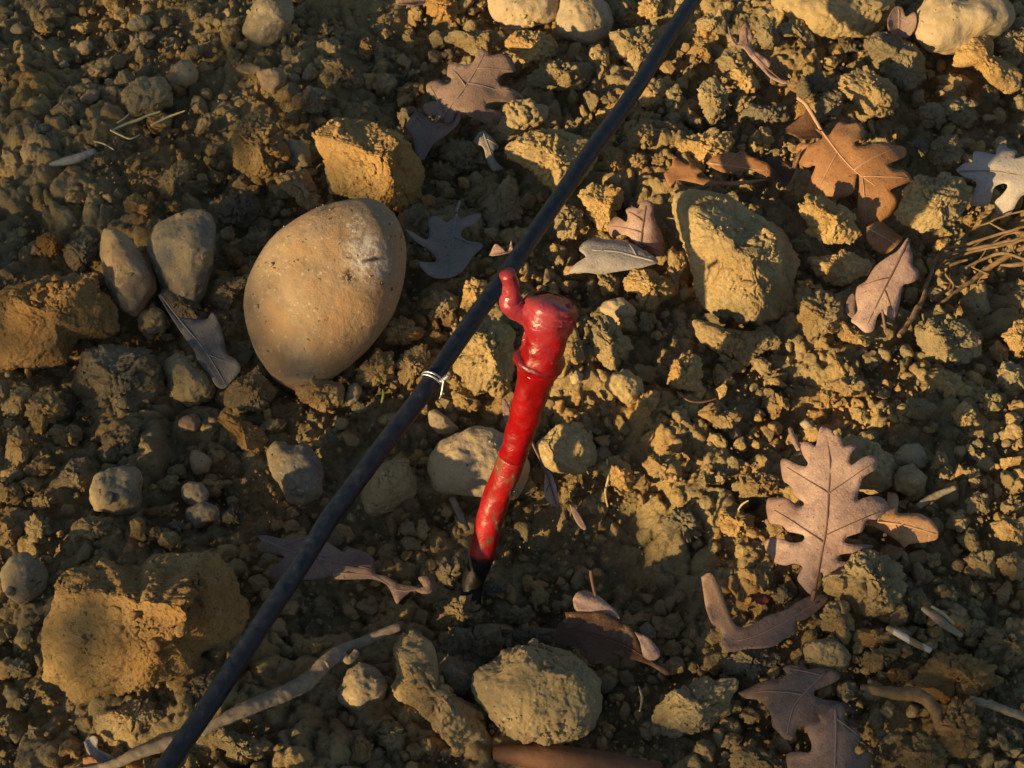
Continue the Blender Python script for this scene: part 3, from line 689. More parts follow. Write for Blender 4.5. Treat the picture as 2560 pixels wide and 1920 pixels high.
# labels for the unnamed ones, told apart by look, size, side and the landmark beside them
LM = [((800, 740), 'the egg-shaped stone'), ((1070, 955), 'the silver wire tie'), ((1370, 800), "the red graft's waxed top"), ((1190, 1430), "the red graft's dark foot"),
      ((370, 1570), 'the biggest rough clod'), ((2060, 1200), 'the large lit oak leaf'), ((2120, 420), 'the orange oak leaf'), ((2500, 430), 'the pale torn leaf'),
      ((1180, 210), 'the mauve oak leaf'), ((2410, 80), 'the pale corner boulder'), ((2080, 40), 'the dark top boulder'), ((1840, 650), 'the tube-shadowed clod'),
      ((1350, 1720), 'the soil-caked round cobble'), ((1120, 620), 'the grey leaf by the tube'), ((760, 1690), 'the long pale twig'), ((2430, 600), 'the root tangle'),
      ((430, 620), 'the pale grey rough stone'), ((2080, 1850), 'the bottom pair of leaves'), ((1900, 1540), 'the V-shaped brown leaf'), ((365, 245), 'the stone above the grass stems'),
      ((680, 50), 'the grey top-edge stone'), ((120, 780), 'the big left-edge clod'), ((645, 365), 'the orange knobbly clod'), ((1170, 1180), 'the smooth tan cobble'),
      ((2270, 1595), 'the banded straw'), ((1540, 1560), 'the curled dark leaf'), ((1380, 390), 'the bright pointed clod'), ((1480, 100), 'the rounded ochre cobble'),
      ((1760, 390), 'the folded curled leaf'), ((2380, 850), 'the big rounded clod'), ((290, 1230), 'the angular warm-cornered stone'), ((1540, 600), 'the paired grey leaves')]
LOOK = {'c': 'ochre', 'o': 'orange-brown', 'd': 'dull grey-brown', 'w': 'sunny yellow', 'y': 'orange', 'g': 'grey', 't': 'tan', 'b': 'soil-dusted', 'p': 'pinkish', 'e': 'tan'}
DIRS = ['right of', 'up-right of', 'above', 'up-left of', 'left of', 'down-left of', 'below', 'down-right of']
from collections import defaultdict
cls = defaultdict(list)
for T_ in THINGS:
    o = T_['o']; nm = T_['name'].replace('_', ' '); gname = {'soil clod': 'clods of soil', 'soil lump': 'small lumps of soil', 'pebble': 'pebbles'}.get(nm, 'stones on the soil')
    o['category'] = nm; o['group'] = gname
    if T_['label']: o['label'] = T_['label']; continue
    c = T_['c']; d = [(math.hypot(c[0]-q[0][0], c[1]-q[0][1]), q) for q in LM]; dist, (lp, ln_) = min(d, key=lambda v: v[0])
    k = int(round(math.atan2(lp[1]-c[1], c[0]-lp[0])/(math.pi/4))) % 8
    shp = 'wide' if T_['asp'] > 1.35 else 'upright' if T_['asp'] < .75 else 'round' if T_['stone'] else 'rough'
    cls[(LOOK[T_['code']], shp, nm, DIRS[k] if dist > 30 else 'at', ln_)].append((dist, o))
for (lk, shp, nm, dr, ln_), L in cls.items():
    L.sort(key=lambda v: v[0]); od = ['', 'second ', 'third ', 'fourth ', 'fifth ', 'sixth ', 'seventh ', 'eighth ']
    for i, (_, o) in enumerate(L):
        pre = '' if len(L) == 1 else ('nearest ' if i == 0 else od[i]+'nearest ')
        o['label'] = '%s%s %s %s %s %s' % (pre, shp, lk, nm, dr, ln_)

# ------------------------------------------------------------------ loose crumbs
n = 16000
px = RNG.uniform(-120, 2680, n); py = RNG.uniform(-140, 2060, n)
R = np.minimum(3.2+RNG.pareto(1.65, n)*3.6, 31)
C = at(px, py, 0.); dz_ = macro(C[:, 0], C[:, 1])
sc = ((C-CAM)@FWD)/F
rad = R*sc*.9; keep = fbm(C*22, 2) > -.55+RNG.random(n)*.35
hh = -.0035+domes(np.c_[C[:, :2], C[:, 2]*0]*75+5, True)*.005
C[:, 2] = dz_+hh+rad*.25
for T_ in THINGS:
    if T_['px'] > 22: keep &= np.hypot(px-T_['c'][0], py-T_['c'][1]) > T_['px']*.8
C = C[keep]; rad = rad[keep]
n2 = 1500; px = RNG.uniform(-100, 2660, n2); py = RNG.uniform(-120, 2040, n2); sel = RNG.random(n2) < np.where(px > 950, 1, .45); px = px[sel]; py = py[sel]
C2 = at(px, py, 0.); r2_ = RNG.uniform(11, 27, len(px))*((C2-CAM)@FWD)/F; k2 = fbm(C2*16+5, 2) > -.3
for T_ in THINGS:
    if T_['px'] > 22: k2 &= np.hypot(px-T_['c'][0], py-T_['c'][1]) > T_['px']*.95
C2[:, 2] = macro(C2[:, 0], C2[:, 1])+r2_*.35-.002
C = np.vstack([C, C2[k2]]); rad = np.r_[rad, r2_[k2]]
V, T = grains(C, rad, .0021)
cr = mesh_np('soil_crumbs', V, T, M_CRUMB)
tag(cr, 'loose ochre soil crumbs covering the ground between the clods', 'soil crumbs', None, 'stuff')
del V, T

# ------------------------------------------------------------------ leaves
def inside(p, poly):
    x, y = p; c = False; j = len(poly)-1
    for i in range(len(poly)):
        if (poly[i][1] > y) != (poly[j][1] > y) and x < (poly[j][0]-poly[i][0])*(y-poly[i][1])/(poly[j][1]-poly[i][1])+poly[i][0]: c = not c
        j = i
    return c
def leafblade(tile, outline, rib, z, tilt, curl, colour, parent, name='blade', wave=.0045, step=.0032, sd=0, veins=True, cupdir=1):
    """outline on a tilted plane through height z; tilt = (slope right, slope away)"""
    poly = pts(tile, outline); m = len(poly)
    poly = resample(np.vstack([poly, poly[:1]]), m*4)[:-1]
    ribp = pts(tile, rib); c = ribp.mean(0) if len(ribp) else poly.mean(0)
    c = poly.mean(0); C0 = at(c[0], c[1], z*.001); nrm = np.array([-tilt[0], -tilt[1], 1.]); nrm /= np.linalg.norm(nrm)
    e1 = np.cross([0, 1., 0], nrm); e1 /= np.linalg.norm(e1); e2 = np.cross(nrm, e1)
    def unp(a):
        d = rays(a[:, 0], a[:, 1]); t = ((C0-CAM)@nrm)/(d@nrm); p = CAM+d*t[:, None]-C0; return np.stack([p@e1, p@e2], 1)
    b2 = unp(poly); r2 = unp(resample(ribp, 24))
    lo = b2.min(0); hi = b2.max(0); size = np.linalg.norm(hi-lo); step = min(step, size/14)
    inner = []
    for gx_ in np.arange(lo[0], hi[0], step):
        for k_, gy_ in enumerate(np.arange(lo[1], hi[1], step*.87)):
            p = (gx_+(k_ % 2)*step*.5, gy_)
            if inside(p, b2) and np.min(np.hypot(b2[:, 0]-p[0], b2[:, 1]-p[1])) > step*.35: inner.append(p)
    allp = [Vector(p) for p in b2]+[Vector(p) for p in inner]; nb = len(b2)
    vs, _, fs, *_ = delaunay_2d_cdt(allp, [(i, (i+1) % nb) for i in range(nb)], [list(range(nb))], 1, 1e-7)
    A = np.array([v[:] for v in vs])
    def lift(A):
        d = np.min(np.linalg.norm(A[:, None]-r2[None], axis=2), 1); L = size*.5
        ax = r2[-1]-r2[0]; ax = ax/np.linalg.norm(ax); al = (A-r2[0])@ax/size
        q = np.c_[A*1, np.full(len(A), sd*.37)]
        hgt = 1.7*curl*.001*(d/(L*.6))**2*cupdir+wave*fbm(q*38+sd, 2)*(.3+d/L)+wave*.35*perlin(q*120+sd)*(d/L*2)
        hgt = hgt-curl*.0004*(2*al-1)**2
        return hgt-.0009*np.exp(-(d/.0016)**2)
    W3 = C0+e1*A[:, :1]+e2*A[:, 1:2]+nrm*lift(A)[:, None]
    T = np.array([f for f in fs if len(f) == 3])
    # facing up
    o = mesh_np(name, W3, T, ML[colour], parent)
    if o.data.polygons and (np.mean([p.normal.z for p in o.data.polygons]) < 0): o.data.flip_normals()
    s = o.modifiers.new('thickness', 'SOLIDIFY'); s.thickness = .00026; s.offset = 0
    if veins:
        VV = []; TT = []; off = 0
        def addv(P2, r0, r1):
            nonlocal off
            P2 = resample(P2, 16); L3 = C0+e1*P2[:, :1]+e2*P2[:, 1:2]+nrm*(lift(P2)+.00035)[:, None]
            v, t = tube(L3, np.linspace(r0, r1, 16), 6); VV.append(v); TT.append(t+off); off += len(v)
        addv(r2, .0006, .00025)
        # side veins reach for the lobes
        d = np.array([np.min(np.linalg.norm(p-r2, axis=1)) for p in b2]); w_ = max(4, nb//22)
        for i in range(nb):
            nb_ = [d[(i+k) % nb] for k in range(-w_, w_+1)]
            if d[i] >= max(nb_) and d[i] > size*.14:
                j = int(np.argmin(np.linalg.norm(b2[i]-r2, axis=1))); j0 = max(0, j-5); tgt = r2[j0]+(b2[i]-r2[j0])*.86
                mid = (r2[j0]+tgt)/2; mid = mid+(r2[j0]-r2[max(0, j0-1)])*0
                if all(inside(r2[j0]*(1-u)+tgt*u, b2) for u in (.3, .5, .7, .85)): addv(np.array([r2[j0], mid, tgt]), .00034, .00012)
        mesh_np('veins', np.vstack(VV), np.vstack(TT), vein_mat(colour), parent)
    return C0
def shift_children(root, c):
    root.location = Vector(c)
    for ch in root.children:
        ch.data.transform(Matrix.Translation(-Vector(c)))
def stalk(tile, s, z0, z1, r, colour, parent):
    p = pts(tile, s); n_ = len(p); P = np.array([at(a[0], a[1], (z0+(z1-z0)*i/(n_-1))*.001) for i, a in enumerate(p)])
    v, t = tube(resample(P, 18), np.linspace(r*.8, r, 18)*.001, 8, .15, 300); mesh_np('stalk', v, t, vein_mat(colour), parent)
LEAVES = [
 # label, colour, [(tile, outline, rib, z, tilt, curl, cup, veins)], stalk
 ('mauve lobed oak leaf lying above the shaded stone, upper centre', 'purple', [('10', '640,735 650,690 600,690 560,660 550,610 600,600 640,600 610,570 570,520 565,470 600,440 650,450 690,500 720,500 730,470 695,420 705,350 740,345 790,375 830,390 870,370 890,320 920,295 950,310 960,335 1000,335 1060,325 1100,340 1120,390 1110,415 1050,430 1020,470 1040,500 1100,505 1155,515 1150,545 1080,580 1000,600 940,620 950,640 1020,635 1110,630 1100,665 1030,690 940,712 860,700 760,680 740,720 700,740 670,700', '665,715 735,630 800,560 880,430 935,330', 25, (.1, .32), 5, -1, True)], ('10', '665,715 640,745 650,720', 22, 16, 1.0)),
 ('dim brown leaf half hidden beneath the mauve oak leaf', 'purple', [('10', '450,780 510,680 570,700 620,740 700,760 790,750 770,810 700,860 620,900 560,990 520,960 500,860', '520,700 600,800 560,960', 11, (0, .1), 3, 1, True)], None),
 ('small shrivelled leaf hanging beside the bright pointed clod', 'ash', [('10', '860,850 920,790 970,830 1020,890 990,930 1010,990 1050,1020 990,1040 950,980 930,910 890,880', '930,810 960,900 1010,1030', 14, (.1, .3), 5, -1, True)], None),
 ('ash-grey oak leaf between the egg-shaped stone and the tube', 'ash', [('10', '460,1510 510,1490 580,1500 600,1450 595,1380 640,1350 700,1370 740,1340 765,1290 790,1340 830,1325 900,1320 915,1350 870,1390 820,1400 790,1440 820,1480 880,1510 930,1545 870,1590 840,1620 800,1659 740,1690 620,1710 560,1690 540,1650 640,1600 610,1560 540,1550', '765,1300 745,1420 735,1550 715,1680', 17, (0, .1), 5, 1, True)], ('10', '765,1300 785,1240', 17, 12, .8)),
 ('upright pinkish leaf of the pair right of the tube', 'pink', [('10', '1700,1340 1750,1300 1810,1350 1820,1320 1810,1275 1850,1260 1880,1280 1900,1240 1940,1230 1975,1250 1980,1310 2000,1370 2040,1420 2060,1530 2010,1550 1940,1500 1880,1500 1830,1440 1780,1420 1730,1420', '1900,1490 1910,1400 1930,1260', 22, (0, .5), 5, -1, True)], None),
 ('flat grey leaf of the pair right of the tube, brown rim', 'grey', [('10', '1440,1620 1520,1590 1560,1570 1520,1520 1540,1480 1600,1450 1700,1450 1800,1450 1850,1470 1900,1510 1960,1540 2010,1590 1930,1620 1830,1630 1700,1640 1560,1640', '1980,1585 1800,1550 1600,1530', 19, (0, .05), 5, -1, True)], None),
 ('tiny curled tan leaf touching the left side of the tube', 'pink', [('10', '965,1560 1000,1510 1040,1520 1080,1540 1100,1490 1110,1540 1070,1560 1000,1570', '970,1555 1100,1530', 24, (0, .4), 3, 1, False)], None),
 ('grey scrap of leaf at the top edge above the mauve leaf', 'purple', [('10', '390,10 450,-30 560,-20 570,40 500,60 430,50', '400,20 560,0', 16, (0, .2), 2, 1, False)], None),
 ('large orange oak leaf with broad lobes, upper right', 'orange', [('20', '960,790 1010,830 1040,790 1080,740 1150,745 1210,740 1235,800 1215,850 1170,880 1180,905 1240,895 1300,860 1360,850 1400,860 1450,840 1500,850 1490,920 1440,960 1400,985 1380,1010 1430,1030 1480,1030 1530,1090 1480,1120 1390,1170 1430,1200 1440,1250 1350,1340 1260,1365 1210,1340 1190,1250 1200,1150 1195,1060 1180,1100 1160,1180 1080,1200 1000,1185 920,1200 900,1230 870,1150 900,1080 930,1010 880,1015 830,980 810,900 840,865 900,880 960,860 975,830 930,790', '970,800 1080,950 1190,1060 1300,1140', 30, (.2, .38), 5, -1, True)], ('20', '965,800 920,720 870,640 820,600', 31, 36, 1.1)),
 ('orange leaf scrap below the flat-faced clod', 'orange', [('20', '1250,1390 1350,1340 1420,1390 1480,1440 1440,1500 1380,1545 1300,1510 1250,1460', '1260,1400 1430,1500', 20, (0, .4), 3, -1, True)], None),
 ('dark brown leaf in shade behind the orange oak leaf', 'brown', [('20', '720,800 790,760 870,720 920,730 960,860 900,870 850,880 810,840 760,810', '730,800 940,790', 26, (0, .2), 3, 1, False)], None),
 ('folded curled leaf with a bright orange flap, left of the orange leaf', 'orange', [('20', '260,1000 310,960 400,930 450,940 490,915 520,950 580,980 650,1010 650,1080 580,1060 540,1045 450,1050 370,1060 300,1030', '280,1000 640,1050', 31, (0, .8), 3, -1, True), ('20', '0,1060 50,1010 60,970 140,1010 240,1050 200,1080 330,1110 420,1110 540,1100 650,1090 540,1120 420,1140 350,1125 300,1145 180,1120 80,1100 40,1140', '40,1050 300,1120 640,1095', 27, (0, .3), 3, 1, False)], None),
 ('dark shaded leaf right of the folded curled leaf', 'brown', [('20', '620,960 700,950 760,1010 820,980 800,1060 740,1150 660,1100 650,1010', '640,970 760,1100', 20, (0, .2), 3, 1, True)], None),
 ('pale whitish torn oak leaf at the right edge', 'pale', [('20', '1800,1030 1850,990 1900,980 1910,920 1980,920 2040,940 2060,880 2110,840 2130,890 2180,910 2160,960 2240,940 2330,900 2400,960 2380,1080 2300,1180 2200,1200 2140,1290 2060,1270 2045,1220 2080,1190 2110,1150 2090,1130 2030,1150 2010,1230 1920,1240 1890,1230 1910,1170 1920,1110 1840,1070', '1820,1040 2030,1050 2200,1080 2350,1050', 28, (.15, .4), 4, -1, True)], None),
 ('narrow twisted tan leaf below the dark boulder', 'pink', [('20', '390,160 430,240 460,270 470,190 500,130 530,150 550,220 540,260 560,310 650,370 655,400 640,430 700,470 760,500 740,515 660,480 600,420 530,350 490,300 430,280 400,220', '510,160 520,280 600,380 740,505', 28, (0, .5), 4, 1, True)], None),
 ('grey-mauve leaf standing between the two top boulders', 'purple', [('20', '1370,120 1420,40 1470,40 1490,100 1530,80 1540,160 1500,230 1420,230 1370,180', '1450,50 1450,220', 22, (0, .7), 3, 1, True)], None),
 ('tan oak leaf leaning beside the root tangle', 'pink', [('21', '1260,170 1300,110 1380,50 1440,10 1500,-70 1515,-20 1530,40 1530,100 1570,130 1560,180 1510,210 1475,220 1460,270 1450,330 1420,430 1370,410 1340,390 1310,420 1290,500 1240,520 1180,470 1150,440 1190,380 1180,300 1190,230 1240,200', '1500,-50 1430,100 1340,280 1240,490', 30, (.2, .45), 4, -1, True)], ('21', '1340,380 1360,500', 27, 20, .8)),
 ('mauve leaf lobe peeping from behind the tan oak leaf', 'purple', [('21', '1120,340 1150,280 1180,280 1190,370 1170,430 1120,390', '1150,290 1150,400', 22, (0, .4), 2, -1, False)], None),
 ('large lobed oak leaf lying flat and fully lit, lower right', 'pink', [('21', '945,1150 960,1100 990,1095 1030,1115 1050,1150 1070,1130 1095,1170 1110,1215 1150,1205 1185,1215 1150,1260 1140,1320 1160,1330 1210,1290 1270,1265 1310,1280 1310,1340 1260,1380 1230,1400 1210,1450 1190,1540 1230,1530 1300,1515 1360,1530 1385,1580 1370,1610 1310,1660 1250,1666 1220,1736 1120,1776 1120,1811 1180,1816 1290,1816 1260,1846 1200,1866 1090,1880 1070,1900 1080,1920 1130,1926 1120,1966 1050,1996 1000,2016 985,2036 975,1996 955,1996 940,2096 900,2126 850,2076 820,2036 830,1996 850,1956 800,1936 750,1946 700,1936 660,1906 620,1836 620,1786 670,1771 730,1781 780,1806 850,1801 860,1766 800,1746 760,1736 720,1696 650,1676 630,1616 625,1560 640,1520 700,1520 760,1530 800,1560 850,1580 860,1560 800,1510 790,1470 760,1440 730,1410 715,1300 740,1285 790,1310 830,1330 870,1340 885,1320 860,1280 840,1220 850,1190 890,1190 930,1215', '925,2110 965,1900 1000,1700 1012,1500 1020,1300 990,1115', 30, (.22, .42), 6, -1, True)], ('21', '925,2105 912,2160', 19, 14, 1.1)),
 ('glossy amber leaf poking out right of the large oak leaf', 'amber', [('22', '1390,-70 1440,-60 1455,0 1440,80 1500,90 1570,90 1640,130 1685,190 1680,250 1600,270 1510,280 1480,300 1450,270 1380,220 1310,180 1250,150 1300,100 1370,30', '1290,140 1450,160 1670,220', 22, (.2, .4), 4, -1, True)], None),
 ('V-shaped brown leaf in shade below the large oak leaf', 'purple', [('22', '210,570 260,550 320,600 370,680 420,770 480,800 560,770 640,720 700,700 760,680 830,630 920,590 1010,590 990,640 940,690 870,740 820,760 820,820 780,850 740,870 690,910 620,930 500,930 420,950 350,920 350,820 290,790 250,720 230,640', '960,620 800,720 600,830 440,880', 10, (.05, .15), 6, 1, True)], None),
 ('larger dim leaf of the overlapping bottom pair', 'purple', [('22', '480,1150 560,1120 640,1100 740,1090 760,1060 740,1030 790,1010 860,1020 900,1040 970,1030 1060,1050 1095,1085 1060,1120 990,1150 930,1180 930,1210 1000,1230 1120,1230 1200,1240 1220,1280 1150,1300 1240,1350 1230,1390 1100,1400 900,1400 850,1400 820,1420 800,1470 750,1480 700,1430 670,1390 660,1320 630,1260 600,1220 520,1190', '1000,1060 880,1180 800,1280 760,1440', 13, (0, .15), 4, -1, True)], None),
 ('lobed leaf cut off by the bottom edge, front of its pair', 'purple', [('22', '1040,1270 1090,1260 1120,1300 1110,1350 1140,1400 1200,1420 1220,1480 1180,1540 1200,1570 1270,1540 1320,1560 1310,1620 1280,1700 1100,1750 900,1740 800,1700 780,1570 800,1540 850,1535 910,1550 920,1510 900,1440 885,1380 920,1365 970,1370 960,1320 1000,1320', '1060,1290 1060,1450 1050,1720', 20, (0, .2), 4, -1, True)], None),
 ('mauve forked leaf lying under the tube left of the graft', 'purple', [('02', '1575,225 1640,225 1740,245 1850,240 1900,225 2000,260 2050,290 2110,330 2140,300 2230,320 2290,360 2300,430 2300,480 2240,460 2160,480 2060,500 2040,470 1990,480 1880,490 1780,490 1700,500 1650,470 1660,420 1720,380 1740,350 1660,330 1600,320 1575,290 1600,265', '1600,245 1850,340 2280,430', 9, (0, .2), 4, -1, True)], None),
 ('ragged brown leaf edge just left of the graft foot', 'purple', [('12', '5,430 50,410 160,430 240,440 280,470 330,480 420,530 500,540 560,545 530,490 600,480 625,540 610,580 560,590 500,570 440,610 400,650 370,590 330,530 250,500 160,500 60,500 10,490', '20,460 250,480 420,570 600,540', 12, (0, .5), 3, 1, True)], None),
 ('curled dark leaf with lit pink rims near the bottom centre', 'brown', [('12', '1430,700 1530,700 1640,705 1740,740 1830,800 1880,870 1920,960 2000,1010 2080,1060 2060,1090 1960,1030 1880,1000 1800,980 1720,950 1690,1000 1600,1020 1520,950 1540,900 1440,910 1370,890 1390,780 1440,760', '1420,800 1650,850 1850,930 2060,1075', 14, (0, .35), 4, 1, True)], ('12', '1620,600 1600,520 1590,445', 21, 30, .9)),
 ('thin curled leaf strip trailing right of the red stem', 'pink', [('11', '1310,1380 1340,1370 1380,1470 1395,1570 1380,1590 1330,1560 1305,1500', '1320,1380 1380,1580', 10, (0, .5), 2, -1, True)], ('11', '1320,1385 1280,1300 1240,1220 1225,1180', 10, 16, .6)),
 ('small tan leaf scrap in the hollow right of the red stem', 'pink', [('12', '1460,30 1500,60 1560,170 1550,195 1510,160 1480,100', '1470,40 1550,190', 6, (0, .3), 2, -1, False)], None),
 ('tan leaf edge peeping out behind the red stem', 'pink', [('11', '1045,940 1060,920 1095,990 1085,1090 1055,1050', '1060,930 1075,1070', 12, (0, .5), 2, -1, False)], None),
 ('dark grey leaf sunk in the gap left of the egg-shaped stone', 'dim', [('01', '960,280 985,260 1000,310 1050,380 1100,420 1200,430 1280,440 1320,410 1360,480 1380,560 1390,640 1460,700 1480,750 1400,830 1370,860 1320,840 1280,770 1220,700 1190,630 1120,530 1060,440 1010,360', '980,280 1120,460 1260,630 1380,830', 13, (.1, .3), 5, 1, True)], None),
 ('grey leaf scrap at the bottom edge left of the tube', 'grey', [('02', '510,1500 560,1460 600,1480 600,1540 700,1590 680,1640 600,1620 540,1560', '540,1480 660,1620', 10, (0, .4), 2, 1, False)], None),
 ('reddish leaf cut off by the bottom edge left of the tube', 'orange', [('02', '500,1600 560,1590 620,1630 700,1660 700,1720 520,1720', '510,1610 690,1700', 12, (0, .4), 2, -1, False)], None),
 ('small reddish leaf tip at the bottom edge beside the tube', 'orange', [('02', '770,1650 820,1620 870,1640 870,1700 780,1700', '780,1660 860,1680', 12, (0, .4), 2, -1, False)], None),
 ('thin brown leaf sliver on the crumbly clod, right of centre', 'orange', [('21', '75,875 110,895 150,930 230,940 330,920 250,950 160,950 110,920', '85,880 320,925', 15, (0, .5), 2, 1, False)], None),
]
for q, (lab, colr, bl, st) in enumerate(LEAVES):
    e = empty('oak_leaf'); tag(e, lab, 'leaf', 'fallen oak leaves'); c0 = None
    for k, (ti, ou, ri, z, ti2, cu, cup, ve) in enumerate(bl):
        c = leafblade(ti, ou, ri, z, ti2, cu, colr, e, 'blade' if k == 0 else 'folded_edge', sd=q*5.3+k, veins=ve, cupdir=cup)
        if c0 is None: c0 = c
    if 'lit pink rims' in lab:  # sunlight on the rims is put into a paler pink than the blade
        for ou, ri, z in (('1480,620 1510,575 1570,565 1640,600 1700,650 1740,690 1770,740 1700,725 1600,705 1500,690', '1500,640 1750,730', 20), ('1860,820 1930,850 1990,900 2020,960 1980,995 1920,970 1890,880', '1880,830 1990,980', 17)):
            leafblade('12', ou, ri, z, (0, .3), 3, 'pink', e, 'upturned_lit_rim', sd=q, veins=False, cupdir=-1)
    if st: stalk(st[0], st[1], st[2], st[3], st[4], colr, e)
    shift_children(e, c0)

# ------------------------------------------------------------------ twigs, roots, straws
M_TWIG = simple_mat('weathered_twig', (.22, .17, .11), (.40, .31, .21), 260, .85, .0008)
M_STRAW = simple_mat('dry_straw', (.5, .4, .2), (.66, .55, .32), 300, .6)
M_ROOT = simple_mat('root', (.14, .08, .035), (.33, .21, .095), 260, .8, .0006)
M_BARK = simple_mat('red_brown_bark', (.15, .07, .035), (.22, .105, .05), 200, .7, .0008)
def strand(name, tile, path, z, r, m, label, cat, group=None, rough=.18, parent=None, seg=10):
    p = pts(tile, path); n_ = len(p); z = np.interp(np.linspace(0, 1, n_), np.linspace(0, 1, len(z)), z)*.001
    P = np.array([at(a[0], a[1], zz+macro1(*at(a[0], a[1], zz)[:2])) for a, zz in zip(p, z)])
    k = max(18, n_*9); rr = np.interp(np.linspace(0, 1, k), np.linspace(0, 1, len(r)), r)*.001
    P = resample(P, k); P = P+np.stack([fbm(P*80+i*7, 2) for i in range(3)], 1)*(rr.mean()*(.02 if name == 'bark_stick' else .2)+(.0009 if name == 'root' else 0))
    v, t = tube(P, rr, seg, rough, 420); o = mesh_np(name, v, t, m, parent)
    if parent is None: localise(o, P[0]); tag(o, label, cat, group)
    return o
tw = empty('dry_twig', at(760, 1690, 0)); tag(tw, 'long pale dead twig lying right of the tube, lower left', 'twig')
def child_local(o):
    o.data.transform(Matrix.Translation(-o.parent.location)); return o
child_local(strand('stem', '02', '1240,1450 1340,1380 1500,1300 1700,1220 1850,1150 1950,1070 2040,980 2120,930 2240,880 2350,830 2450,790', (8, 10, 11, 13, 12, 14), (1.5, 2.9, 3.2, 3.5, 3.6, 3.2, 2.5, 2.3, 1.9), M_TWIG, 0, 0, parent=tw, seg=16, rough=.1))
child_local(strand('side_shoot', '02', '2000,1030 2090,970 2140,1000 2190,940', (14, 13, 15), (2.4, 1.6), M_TWIG, 0, 0, parent=tw))
strand('dry_twig', '02', '400,1690 690,1640 820,1580 960,1530 1080,1490', (8, 10, 10), (1.4, 2.0, 2.4, 2.8), M_TWIG, 'thin pale twig behind the tube at the bottom left', 'twig', 'dead twigs')
strand('bark_stick', '12', '1000,1570 1150,1575 1400,1610 1700,1660 2000,1730', (2, 3, 2, 0), (3.5, 6, 6.5, 6.5), M_BARK, 'thick red-brown stick half buried along the bottom edge', 'stick', seg=24, rough=.025)
for i, (ti, pa, zz, rr, lb) in enumerate([
    ('00', '700,800 780,760 850,735 920,705 985,685', (8, 12), (.7, .9, .5), 'upper dry grass stem just below the rounded brown stone'),
    ('00', '930,770 1030,720 1140,680', (10, 13), (.6, .7, .4), 'short dry grass stem right of the rounded brown stone'),
    ('00', '680,800 740,830 800,852 860,828', (9, 9), (.6, .5, .4), 'bent dry grass stem below the other pale stems'),
    ('00', '720,755 760,730 795,700', (10, 12), (.5, .4), 'faint short grass stem at the left foot of the brown stone'),
    ('00', '580,870 640,885 700,920', (8, 8), (.5, .5, .4), 'thin curved grass stem above the grey twig'),
    ('12', '1885,1160 1905,1230 1890,1310', (10, 16), (.4, .5, .3), 'fine pale root hair right of the soil-caked cobble'),
    ('22', '455,75 480,40 520,15', (14, 16), (.4, .5, .3), 'tiny pale root hair on the clod left of the large leaf'),
    ('21', '1680,0 1690,1 1700,2', (14, 16), (.4, .5, .3), '')]):
    if lb: strand('dry_straw' if 'grass' in lb else 'root_hair', ti, pa, zz, rr, M_STRAW, lb, 'stem', None, rough=.05, seg=7)
strand('root_hair', '11', '1690,1300 1700,1400 1680,1500 1695,1590', (13, 14), (.5, .6, .4), M_STRAW, 'pale hair root running down the crumbs right of the red stem', 'root', rough=.05, seg=7)
strand('dry_twig', '00', '310,1015 400,990 500,960 585,925', (8, 9), (1.4, 2.1, 2.4, 1.6), simple_mat('grey_twig', (.2, .2, .19), (.34, .33, .31), 200, .85), 'short grey twig half buried at the upper left', 'twig', 'dead twigs')
strand('dead_twig', '12', '735,0 770,70 800,140 825,200', (12, 4), (1.5, 1.6, 1.3), M_TWIG, 'thin brown stem leaning on the left side of the graft foot', 'stem')
strand('curved_root', '22', '1210,1160 1400,1200 1560,1210 1660,1290 1690,1400', (6, 10, 10, 8), (1.2, 2.3, 2.9, 2.8, 2.2), M_ROOT, 'curved ochre root arching beside the orange clod, bottom right', 'root')
strand('dry_twig', '22', '1880,1240 2040,1280 2140,1320 2260,1370', (10, 10), (1.6, 1.8, 1.6), M_TWIG, 'thin grey twig leaving the frame at the lower right edge', 'twig', 'dead twigs')
# banded straw and a plain straw
M_BAND, t, b = mat('banded_straw'); P_ = geo_pos(t); wv_ = N(t, 'ShaderNodeTexWave', bands_direction='X'); wv_.inputs['Scale'].default_value = 26; wv_.inputs['Distortion'].default_value = 4
t.links.new(P_, wv_.inputs['Vector']); t.links.new(ramp(t, wv_.outputs['Fac'], [(.35, (.3, .2, .09)), (.5, (.66, .58, .46))]), b.inputs['Base Color']); b.inputs['Roughness'].default_value = .7
strand('straw', '22', '1370,795 1450,840 1550,895 1640,940', (12, 11), (1.2, 1.5, 1.5, 1.2), M_BAND, 'short straw banded white and brown, lower right', 'straw', 'straws', rough=.05)
strand('straw', '22', '1585,675 1700,760 1830,850', (12, 10), (1.0, 1.9, 1.0), M_TWIG, 'plain split straw just above the banded straw', 'straw', 'straws', rough=.1)
strand('straw', '22', '1640,670 1720,720 1780,775', (12, 11), (.9, 1.0, .8), M_STRAW, 'thin pale sliver lying along the plain split straw', 'straw', 'straws', rough=.05, seg=7)
